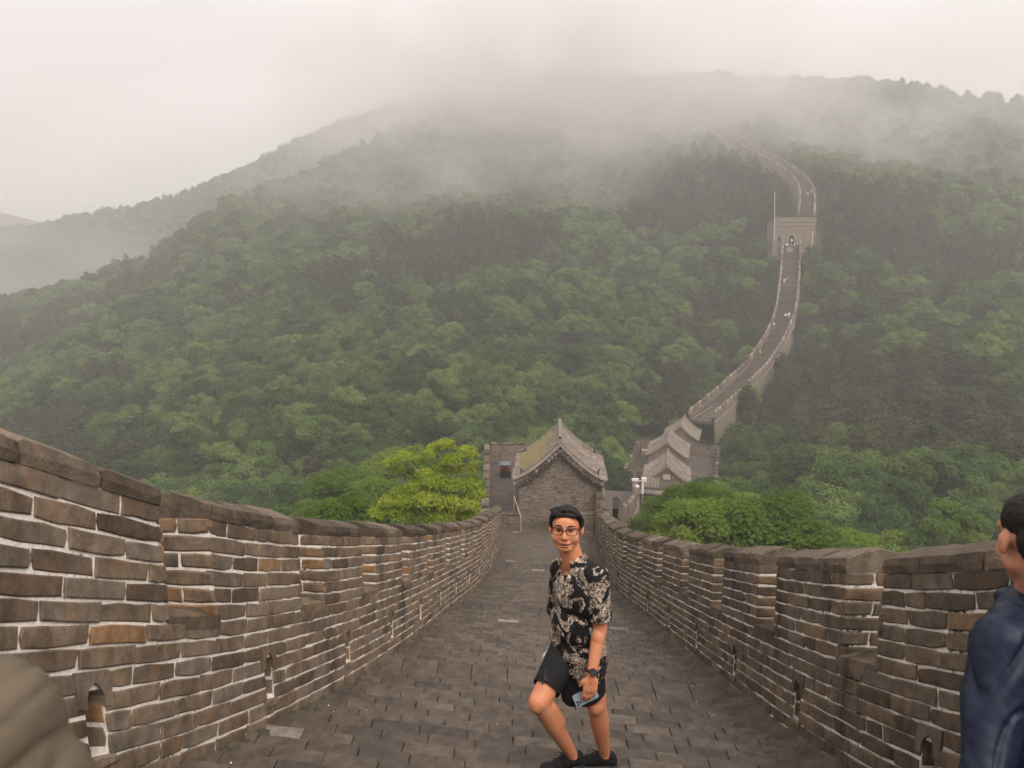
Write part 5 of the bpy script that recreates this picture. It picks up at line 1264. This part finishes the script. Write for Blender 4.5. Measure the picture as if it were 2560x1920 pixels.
# shirt
hem = A(1452, 1690, 4.0).z
def fold(c_): return .006*noise.noise(Vector((c_.x*9, c_.y*9, c_.z*3.2)))+.004*noise.noise(Vector((c_.x*22, c_.y*22, c_.z*9)))
slL = shL.lerp(elL, .80)
ss = [('e', chest+Vector((0, 0, .02)), (.195, .132, .20), Bt), ('e', chest.lerp(pel, .5)+fb*.01, (.195, .150, .20), Bt), ('e', pel+fb*.008+Vector((0, 0, -.02)), (.200, .155, .20), Bt), ('e', pel+Vector((0, 0, -.11)), (.200, .155, .19), Bt),
      ('c', neck+Vector((0, 0, -.012)), .083, shL+Vector((0, 0, .004)), .070), ('c', neck+Vector((0, 0, -.012)), .083, shR, .068), ('c', shL, .072, shL.lerp(elL, .35), .07), ('c', shR, .068, shR.lerp(elR, .35), .066)]
blob('shirt', ss, .0075, 4, M['shirt'], man, cuts=[((0, 0, hem), (-.10, 0, -1), 99)], carve=[(neck+fb*.090+Vector((0, 0, .0)), .050), (neck+fb*.03+Vector((0, 0, .082)), .062)], disp=fold, solid=.004)
for sh_, el_, r0_, t_ in ((shL, elL, .077, .80), (shR, elR, .070, .75)):
    blob('sleeve', [('c', sh_, r0_, sh_.lerp(el_, 1.0), r0_+.004)], .0075, 3, M['shirt'], man, cuts=[(sh_.lerp(el_, t_), (el_-sh_), 99)], disp=fold, solid=.004)
# open collar: two pointed flaps
for s_ in (-1, 1):
    pts = []; mb = MB(); nk = neck+Vector((0, 0, .0))
    for i in range(8):
        a = math.pi*(.5+.52*i/7*1.0)*s_; dr = bd*math.sin(a)*-1*1.0-fb*math.cos(a)*-1.0
        rr = .072+.012*(i/7); p_ = nk+Vector((dr.x*rr, dr.y*rr, .040-.050*(1-i/7)*1.0)); o2 = nk+Vector((dr.x*(rr+.034), dr.y*(rr+.034), .0-.062*(1-i/7)-(.028 if i < 2 else 0)))
        pts += [p_, o2]
    mb.add(pts, [(2*i, 2*i+1, 2*i+3, 2*i+2) for i in range(7)]); co_ = mb.build('collar', M['shirt'], man, smooth=True); q_ = co_.modifiers.new('t', 'SOLIDIFY'); q_.thickness = .006; q_.offset = 0
# shorts
kR = (knR-hipR).normalized(); kL = (knL-hipL).normalized()
cR = hipR.lerp(knR, .80); cL = hipL.lerp(knL, .93)
blob('shorts', [('e', pel+Vector((0, 0, -.02)), (.18, .135, .14), Bt), ('c', hipR, .112, hipR.lerp(knR, .95), .086), ('c', hipL+Vector((-.01, 0, 0)), .108, hipL.lerp(knL, 1.05)+Vector((-.022, 0, 0)), .084), ('c', pel+Vector((-.03, 0, -.05)), .12, cL.lerp(cR, .30)+Vector((-.05, .03, -.01)), .075)], .008, 3, M['black'], man,
     cuts=[(cR, kR, .19), ((A(1440, 1766, 4.05).x, cL.y, A(1440, 1766, 4.05).z), (.62, 0, -1), 99)], disp=lambda c_: .5*fold(c_), solid=.004)
lg = plain('faded_print', (.055, .05, .048), .9)
for i in range(3):   # three slanted bars printed near the hem
    p0 = A(1357+4.6*i, 1716-1.5*i, 3.9); nrm = Vector((-.35, -.9, .25)).normalized(); p0 = cR.lerp(hipR, .22)+nrm*.0; b0 = A(1356+5*i, 1712, 3.82); b1 = A(1359+5*i, 1726-i*.5, 3.82)
    mb = MB(); w_ = Vector((.0045, 0, 0)); mb.add([b0-w_, b0+w_, b1+w_, b1-w_], [(0, 1, 2, 3)]); ob_ = mb.build('printed_bar', lg, man)
    sw = ob_.modifiers.new('w', 'SHRINKWRAP'); sw.target = bpy.data.objects['shorts']; sw.wrap_method = 'PROJECT'; sw.use_project_y = True; sw.use_negative_direction = True; sw.use_positive_direction = True; sw.offset = .004
# watch
wax = (elL-wrL).normalized(); wc = wrL+wax*.022; ua = wax.orthogonal().normalized(); ub2 = wax.cross(ua)
mb = MB(); ring = [wc+(ua*math.cos(t*math.pi/8)+ub2*math.sin(t*math.pi/8))*.036 for t in range(18)]; mb.tube(ring, .0095, 6); wt_ = mb.build('watch', M['rubber'], man, smooth=True)
fdir = Vector((.0, -1, .25)); fdir = (fdir-wax*fdir.dot(wax)).normalized(); mb = MB(); mb.tube([wc+fdir*.030, wc+fdir*.048], .0225, 14); mb.build('watch_case', M['rubber'], wt_)
mb = MB(); mb.tube([wc+fdir*.0485, wc+fdir*.0495], .016, 14); mb.build('watch_face', plain('watch_glass', (.05, .06, .07), .08, spec=.8), wt_)
# shoes
def shoe(an, toe_dir, gz_):
    t = Vector(toe_dir).normalized(); sd = Vector((-t.y, t.x, 0)); Bs = Matrix((t, sd, Vector((0, 0, 1)))).transposed(); c0 = Vector((an.x, an.y, gz_))
    sh = [('c', c0-t*.045+Vector((0, 0, .045)), .040, c0+t*.10+Vector((0, 0, .040)), .041), ('e', c0+t*.165+Vector((0, 0, .032)), (.055, .045, .030), Bs), ('c', c0+Vector((0, 0, .06)), .046, c0+t*.06+Vector((0, 0, .060)), .040), ('c', c0-t*.045+Vector((0, 0, .075)), .030, c0+Vector((0, 0, .09)), .036)]
    s_ = blob('shoe', sh, .006, 2, M['black'], man)
    blob('sole', [('c', c0-t*.055+Vector((0, 0, .016)), .018, c0+t*.18+Vector((0, 0, .014)), .016), ('e', c0+t*.06+Vector((0, 0, .014)), (.15, .047, .014), Bs), ('e', c0-t*.02+Vector((0, 0, .014)), (.07, .042, .016), Bs)], .006, 1, M['rubber'], s_)
    mb = MB(); k0 = c0+t*.055+Vector((0, 0, .112)); mb.tube([k0, k0+sd*.03+Vector((0, 0, .03)), k0+sd*.055+t*.02+Vector((0, 0, .015)), k0+sd*.02], .003, 5); mb.tube([k0, k0+t*.05+Vector((0, 0, .02)), k0+t*.07+Vector((0, 0, -.005)), k0+t*.015], .003, 5)
    for i in range(4): q_ = c0+t*(.07+.026*i)+Vector((0, 0, .092-.010*i)); mb.tube([q_-sd*.025, q_+Vector((0, 0, .004)), q_+sd*.025], .003, 5)
    mb.build('lace', M['rubber'], s_)
shoe(anR, (-1, -.30, 0), anR.z-.085); shoe(anL, (-1, .02, 0), anL.z-.085)
print('ankle heights', anR.z-.085, step_z(anR.x, anR.y), anL.z-.085, step_z(anL.x, anL.y))
rebase(man, (anL.x, anL.y, anL.z-.09))
# phone held in the left hand
pc = A(1464, 1741, 3.885); pl_ = (A(1500, 1722, 3.90)-A(1432, 1756, 3.86)).normalized(); ps_ = (A(1443, 1770, 3.86)-A(1426, 1741, 3.88)); ps_ = (ps_-pl_*ps_.dot(pl_)).normalized(); pn_ = pl_.cross(ps_); pn_ = pn_ if pn_.y < 0 else -pn_
ph = holder('phone', label='pale blue phone held in the hand of the man with glasses', cat='phone')
pcol = plain('pale_blue_glass', (.33, .40, .47), .18, .2, var=.03, spec=.6)
def rrect(hx, hy, r_, n=5): return [(sx*(hx-r_)+r_*math.cos(a), sy*(hy-r_)+r_*math.sin(a)) for sx, sy, a0 in ((1, 1, 0), (-1, 1, math.pi/2), (-1, -1, math.pi), (1, -1, 1.5*math.pi)) for a in [a0+math.pi/2*k/(n-1) for k in range(n)]]
def slab_on(nm, cu, cv, hx, hy, r_, w0, w1, mat, par):
    rr = rrect(hx, hy, r_); mb = MB(); n = len(rr); vs = [pc+pl_*(cu+x)+ps_*(cv+y)+pn_*w for w in (w0, w1) for x, y in rr]; mb.add(vs, [(i, (i+1) % n, n+(i+1) % n, n+i) for i in range(n)]+[tuple(range(n, 2*n)), tuple(range(n))[::-1]]); return mb.build(nm, mat, par)
slab_on('phone_body', 0, 0, .075, .037, .010, -.004, .004, pcol, ph)
pb_ = slab_on('camera_plate', -.052, .015, .019, .018, .006, .004, .0065, plain('grey_glass', (.25, .29, .33), .2), ph)
for u, v in ((-.060, .007), (-.060, .023), (-.044, .015)):
    mb = MB(); cc = pc+pl_*u+ps_*v; mb.tube([cc+pn_*.006, cc+pn_*.0095], .0065, 12); mb.build('lens', M['iris'], pb_)
rebase(ph, pc)
# white paper mask in the right hand
mk = MB(); g_ = A(1383, 1618, 4.13); vs = []
for i in range(7):
    for j in range(5): vs.append(g_+Vector((-.035+.018*j-.018*i*.35+.01*math.sin(i*1.3), -.004*j+.012*math.sin(j*1.7+i), -.016*i)))
mk.add(vs, [(i*5+j, i*5+j+1, i*5+j+6, i*5+j+5) for i in range(6) for j in range(4)]); tag(mk.build('face_mask', plain('white_paper', (.75, .78, .82), .8, var=.05), smooth=True), label='crumpled white face mask in the far hand of the man with glasses', cat='face mask')

# ---- the man in the navy jacket at the right edge
nv = holder('person', label='man in a navy hooded jacket seen from behind at the right edge', cat='person')
M['navy'] = plain('navy_nylon', (.0065, .013, .033), .5, var=.08, scale=5, spec=.3)
D2 = 1.92
h2 = at(2588, 1352, D2); B2 = basis((.12, .97, -.22)); hs2, q2 = head_shapes(h2, B2, 1.02)
s2 = at(2516, 1612, 1.86); e2 = at(2480, 1810, 1.80); w2 = at(2450, 2010, 1.72); r2_ = at(2790, 1560, 2.05); nk2 = at(2600, 1500, 1.98); t2 = Vector(((s2.x+r2_.x)/2, (s2.y+r2_.y)/2+.03, s2.z-.16)); p2_ = t2+Vector((0, .02, -.42))
bx2 = (r2_-s2); bx2.z = 0; bx2.normalize(); Bx2 = Matrix((bx2, Vector((-bx2.y, bx2.x, 0)), Vector((0, 0, 1)))).transposed()
gz2 = floor_z(t2.x, t2.y)
legs2 = []
for s_ in (-1, 1):
    hp = p2_+bx2*.09*s_; an_ = Vector((hp.x, hp.y+.05*s_, gz2+.09)); legs2.append((hp, hp.lerp(an_, .5)+Vector((0, .03, 0)), an_))
bl2 = list(hs2)+[('c', q2(0, -.03, -.05), .056, nk2, .062), ('e', t2, (.18, .11, .2), Bx2), ('e', p2_, (.16, .11, .14), Bx2), ('c', nk2, .055, s2, .05), ('c', nk2, .055, r2_, .05), ('c', s2, .05, e2, .04), ('c', e2, .04, w2, .028), ('c', r2_, .05, r2_+Vector((.03, 0, -.3)), .04), ('c', r2_+Vector((.03, 0, -.3)), .04, r2_+Vector((0, -.1, -.55)), .028)]
for hp, kp, ap in legs2: bl2 += [('c', hp, .08, kp, .055), ('c', kp, .052, ap, .036)]
for w_ in (w2, r2_+Vector((0, -.1, -.55))):
    bl2 += [('c', w_, .027, w_+Vector((0, 0, -.07)), .033), ('c', w_+Vector((0, -.03, -.03)), .012, w_+Vector((0, -.05, -.085)), .010)]
    for i in range(4): f0 = w_+Vector((0, -.024+.016*i, -.085)); bl2 += [('c', f0, .0095, f0+Vector((.004, 0, -.04)), .009), ('c', f0+Vector((.004, 0, -.04)), .009, f0+Vector((.014, 0, -.066)), .008)]
blob('body', bl2, .006, 3, M['skin2'], nv)
def crop_hair():
    sh = [('e', q2(0, -.018, .054), (.085, .098, .082), B2), ('e', q2(0, -.058, .005), (.077, .052, .080), B2)]
    return blob('hair', sh, .004, 2, M['hair'], nv, disp=lambda c_: .0015*noise.noise(c_*90)+.001*noise.noise(c_*200))
crop_hair()
def wr(c_): return .009*noise.noise(Vector(((c_.x+c_.z*.8)*5, c_.y*6, (c_.z-c_.x*.9)*19)))-.010*max(0, 1-7*abs(noise.noise(Vector(((c_.x+c_.z*.5)*4, c_.y*4+3, (c_.z-c_.x*1.2)*13)))))+.002*noise.noise(Vector((c_.x*30, c_.y*30, (c_.z+c_.x)*38)))
blob('jacket', [('e', t2+Vector((0, 0, .03)), (.215, .15, .24), Bx2), ('e', t2.lerp(p2_, .6), (.205, .15, .26), Bx2), ('e', p2_+Vector((0, 0, -.05)), (.21, .16, .16), Bx2), ('c', nk2+Vector((0, 0, -.04)), .10, s2+Vector((0, 0, -.01)), .078), ('c', nk2+Vector((0, 0, -.04)), .10, r2_, .078),
     ('c', s2, .084, e2, .070), ('c', e2, .070, w2+Vector((0, 0, .02)), .052), ('c', r2_, .08, r2_+Vector((.03, 0, -.3)), .065), ('c', r2_+Vector((.03, 0, -.3)), .065, r2_+Vector((0, -.1, -.52)), .045)], .008, 3, M['navy'], nv, disp=wr)
blob('hood', [('c', nk2+Vector((-.075, -.03, -.01)), .034, nk2+Vector((.0, -.115, -.06)), .05), ('c', nk2+Vector((0, -.115, -.06)), .05, nk2+Vector((.10, -.06, -.01)), .04), ('c', nk2+Vector((-.075, -.03, -.01)), .03, nk2+Vector((-.06, .06, -.02)), .03), ('e', nk2+Vector((.02, -.12, -.13)), (.10, .045, .08))], .007, 3, M['navy'], nv, disp=lambda c_: .5*wr(c_))
blob('trousers', [('e', p2_+Vector((0, 0, -.02)), (.175, .13, .14), Bx2)]+[s for hp, kp, ap in legs2 for s in (('c', hp, .10, kp, .075), ('c', kp, .075, ap, .062))], .012, 2, M['black'], nv)
for hp, kp, ap in legs2: blob('shoe', [('c', ap+Vector((0, -.04, -.04)), .042, ap+Vector((0, .12, -.05)), .038), ('e', ap+Vector((0, .16, -.06)), (.045, .055, .03))], .01, 2, M['rubber'], nv)
rebase(nv, (t2.x, t2.y, gz2))

# ---- the blurred shoulder in the lower left corner: a child in olive brown
cd_ = holder('person', label='close blurred shoulder of a person in olive brown, lower left corner', cat='person')
M['olive'] = plain('olive_cotton', (.125, .098, .068), .9, var=.1, scale=8, bs=.2)
s3 = at(-50, 1825, .84); o3 = s3+Vector((-.27, .05, .01)); n3 = (s3+o3)/2+Vector((0, 0, .055)); h3 = n3+Vector((-.0, .02, .155)); c3 = (s3+o3)/2+Vector((0, 0, -.12)); p3 = c3+Vector((0, -.02, -.27)); g3 = floor_z(c3.x, c3.y)
B3 = basis((-.3, .95, 0)); hs3, q3 = head_shapes(h3, B3, .88); e3 = s3+Vector((.055, .03, -.22)); e4 = o3+Vector((-.05, 0, -.22))
b3 = list(hs3)+[('c', h3+Vector((0, 0, -.04)), .045, n3, .046), ('e', c3, (.13, .085, .15)), ('e', p3, (.115, .085, .10)), ('c', n3, .04, s3, .038), ('c', n3, .04, o3, .038), ('c', s3, .04, e3, .03), ('c', e3, .03, e3+Vector((0, .14, -.08)), .022), ('c', o3, .04, e4, .03), ('c', e4, .03, e4+Vector((0, .14, -.08)), .022)]
lg3 = []
for s_ in (-1, 1): hp = p3+Vector((.06*s_, 0, -.03)); ap = Vector((hp.x, hp.y+.04, g3+.06)); lg3.append((hp, ap)); b3 += [('c', hp, .06, hp.lerp(ap, .5), .045), ('c', hp.lerp(ap, .5), .045, ap, .03)]
for w_ in (e3+Vector((0, .14, -.08)), e4+Vector((0, .14, -.08))):
    b3 += [('c', w_, .02, w_+Vector((0, .05, -.03)), .024)]+[('c', w_+Vector((-.018+.012*i, .06, -.035)), .007, w_+Vector((-.018+.012*i, .10, -.07)), .006) for i in range(4)]+[('c', w_+Vector((.02, .03, -.02)), .009, w_+Vector((.035, .065, -.04)), .007)]
blob('body', b3, .006, 2, M['skin2'], cd_)
blob('shirt', [('e', c3+Vector((0, 0, .01)), (.165, .115, .19)), ('e', p3+Vector((0, 0, .04)), (.155, .12, .2)), ('c', n3+Vector((0, 0, -.03)), .06, s3, .082), ('c', n3+Vector((0, 0, -.03)), .06, o3, .078), ('c', s3, .085, e3, .074), ('c', o3, .08, e4, .07)], .008, 3, M['olive'], cd_, disp=lambda c_: .6*wr(c_))
blob('hair', [('e', q3(0, -.02, .045), (.078, .09, .082), B3), ('e', q3(0, -.06, -.01), (.062, .045, .075), B3)], .006, 2, M['hair'], cd_, carve=[(q3(0, .12, .0), .09)])
blob('trousers', [('e', p3+Vector((0, 0, -.05)), (.12, .095, .09))]+[('c', a_, .072, b_+Vector((0, 0, .02)), .05) for a_, b_ in lg3], .012, 2, M['black'], cd_)
for a_, b_ in lg3: blob('shoe', [('c', b_+Vector((0, -.02, -.025)), .032, b_+Vector((0, .11, -.03)), .028)], .01, 1, M['rubber'], cd_)
rebase(cd_, (c3.x, c3.y, g3))

# ---- small figures far off
def tiny_body(pose):
    st = .11 if pose == 'walk' else .05
    lean = .10 if pose == 'bend' else 0
    sh = [('e', (0, lean*2.2, 1.60-lean), (.085, .10, .115)), ('c', (0, lean*1.8, 1.48-lean), .05, (0, lean, 1.38), .06), ('e', (0, lean, 1.22), (.18, .11, .24)), ('e', (0, 0, .95), (.16, .11, .13))]
    for s_ in (-1, 1): sh += [('c', (.09*s_, 0, .9), .085, (.1*s_, st*s_*.6+.03, .5), .06), ('c', (.1*s_, st*s_*.6+.03, .5), .055, (.1*s_, st*s_, .07), .04), ('c', (.1*s_, st*s_-.03, .04), .04, (.1*s_, st*s_+.14, .035), .035), ('c', (.2*s_, lean, 1.38), .055, (.25*s_, -.03*s_, 1.1), .042), ('c', (.25*s_, -.03*s_, 1.1), .04, (.23*s_, .10, .88), .035)]
    return sh
def tiny_cloth(pose):
    lean = .10 if pose == 'bend' else 0
    return [('e', (0, lean, 1.2), (.205, .14, .26)), ('e', (0, 0, .98), (.185, .14, .15)), ('c', (.2, lean, 1.38), .075, (.25, -.02, 1.15), .06), ('c', (-.2, lean, 1.38), .075, (-.25, .02, 1.15), .06)]
def tiny_pants(pose):
    st = .11 if pose == 'walk' else .05
    return [('e', (0, 0, .93), (.175, .13, .12))]+[('c', (.09*s_, 0, .88), .1, (.1*s_, st*s_*.7+.02, .42), .075) for s_ in (-1, 1)]
TM = {}
for ps in ('walk', 'stand', 'bend'):
    for nm, fn, mt in (('body', tiny_body, M['skin2']), ('shirt', tiny_cloth, None), ('trousers', tiny_pants, None), ('hair', lambda p_: [('e', (0, (.22 if p_ == 'bend' else 0)-.02, 1.635-(.10 if p_ == 'bend' else 0)), (.095, .105, .105))], M['hair'])):
        o_ = blob(nm, fn(ps), .03 if nm != 'hair' else .025, 2, mt or M['black']); TM[ps, nm] = o_.data; bpy.data.objects.remove(o_)
def cloth(nm, col): return M.setdefault('c_'+nm, plain(nm+'_cloth', col, .8, var=.08))
def tiny(loc, rz_, pose, top, bottom, label, hat=None, group=None):
    root = empty('person', loc, label=label, cat='person', group=group); root.rotation_euler = (0, 0, rz_)
    for nm in ('body', 'shirt', 'trousers', 'hair'):
        o_ = bpy.data.objects.new(nm, TM[pose, nm]); C.objects.link(o_); o_.parent = root
        mt = {'shirt': top, 'trousers': bottom, 'hair': hat}.get(nm)
        if mt: o_.material_slots[0].link = 'OBJECT'; o_.material_slots[0].material = mt
    return root
white_c, grey_c, red_c, pink_c, dark_c, cream_c = cloth('white', (.75, .74, .72)), cloth('grey', (.25, .25, .26)), cloth('red', (.5, .05, .04)), cloth('rose', (.45, .12, .14)), cloth('charcoal', (.03, .03, .035)), cloth('cream', (.6, .55, .42))
def on_way(cv, t, off): u = cv.U[-1]*t; x_, y_, z_ = cv(u, 0, off); return (x_, y_, z_)
def way_pix(cv, py, off):   # the spot on a paved way seen at this height of the photograph
    best = min(np.linspace(0, cv.U[-1], 400), key=lambda u: abs(pix(*cv(u, 0, off))[1]-py)); return cv(best, 0, off)
P2 = lambda py, off: way_pix(cv2, py, off)
tiny(P2(893, -1.0), 1.2, 'bend', white_c, dark_c, 'person in white bending at the parapet halfway down the climbing wall')
tiny(P2(822, -1.5), .4, 'stand', cream_c, grey_c, 'person in cream sitting close to the left parapet of the climbing wall')
tiny(P2(812, 1.0), 3, 'walk', dark_c, dark_c, 'person in black just below the pair in white on the climbing wall')
tiny(P2(800, .4), 3, 'walk', white_c, dark_c, 'left one of a pair in white on the climbing wall')
tiny(P2(797, 1.1), 3, 'walk', white_c, cream_c, 'right one of a pair in white on the climbing wall', hat=cream_c)
tiny(P2(708, -.5), .3, 'walk', pink_c, dark_c, 'person in rose walking alone on the upper straight of the climbing wall')
tiny(P2(712, -1.2), .3, 'walk', cream_c, cream_c, 'small person in cream beside the person in rose on the climbing wall')
for i, (u, v, z_, tp, lab) in enumerate(((0, -.2, -.05, white_c, 'person in white standing in the arched doorway of the lone watchtower'), (-1.5, -1.9, -1.2, white_c, 'person in white at the left end of the watchtower steps'), (-1.1, -2.9, -1.9, red_c, 'person in red and white at the foot of the watchtower steps'), (-.5, -1.5, -1.0, grey_c, 'person in grey in the middle of the watchtower steps'), (.35, -1.9, -1.3, cream_c, 'person in cream just below the watchtower doorway'), (1.3, -1.4, -.9, white_c, 'person in white at the right end of the watchtower steps'), (1.6, -2.3, -1.6, dark_c, 'person in black at the right side of the watchtower steps'), (-3.3, .6, .75, white_c, 'person in white looking out of the small arched window of the watchtower'))):
    tiny(LP(u, v, z_ if i else 0), 3.0+.3*i, 'stand' if i % 2 else 'walk', tp, dark_c if tp != dark_c else grey_c, lab)
P3 = lambda py, off: way_pix(cv3, py, off)
tiny(P3(520, .6), .2, 'walk', red_c, red_c, 'person in red on the wall just above the lone watchtower', hat=cream_c)
tiny(P3(494, .2), .2, 'walk', white_c, dark_c, 'person in white on the hazy wall above the person in red')
tiny(P3(487, 1.4), .2, 'walk', cream_c, grey_c, 'small person in cream at the right side of the hazy upper wall')
tiny(TP(2.6, 2.0, TF), .6, 'stand', dark_c, cream_c, 'person in dark top and cream hat on the platform left of the tiled roofs', hat=cream_c)
tiny(TP(3.9, 3.0, TF), 2.6, 'stand', dark_c, grey_c, 'person in dark clothes beside the front tiled roof on the platform')
tiny(TP(3.2, 13.2, TF), 1.6, 'bend', white_c, dark_c, 'person in white bending over goods at the back of the platform')
mb = MB(); a_ = TP(1.9, 15.2, TF+.45); mb.box(a_, (2.6, 1.0, .9), -R(17), .5); tag(mb.build('goods_table', plain('sandy_goods', (.42, .33, .22), .9, var=.5, scale=3)), label='low table of sandy coloured goods at the back of the watchtower platform', cat='table')

# where a few like trees share a description, say which of them each is
from collections import defaultdict
same = defaultdict(list)
for o_ in bpy.data.objects:
    if o_.parent is None and o_.get('category') == 'tree' and o_.get('group'): same[o_['label']].append(o_)
for lab, os_ in same.items():
    k_ = len(os_)
    if k_ == 1: continue
    os_.sort(key=lambda q_: pix(*q_.location)[0]); wd = {2: ('leftmost', 'rightmost'), 3: ('leftmost', 'middle', 'rightmost'), 4: ('leftmost', 'second', 'third', 'rightmost')}
    nm = {2: 'two', 3: 'three', 4: 'four'}
    if k_ in wd and len(lab.split()) <= 13:
        for q_, w_ in zip(os_, wd[k_]): q_['label'] = f'{lab}, {w_} of {nm[k_]}'
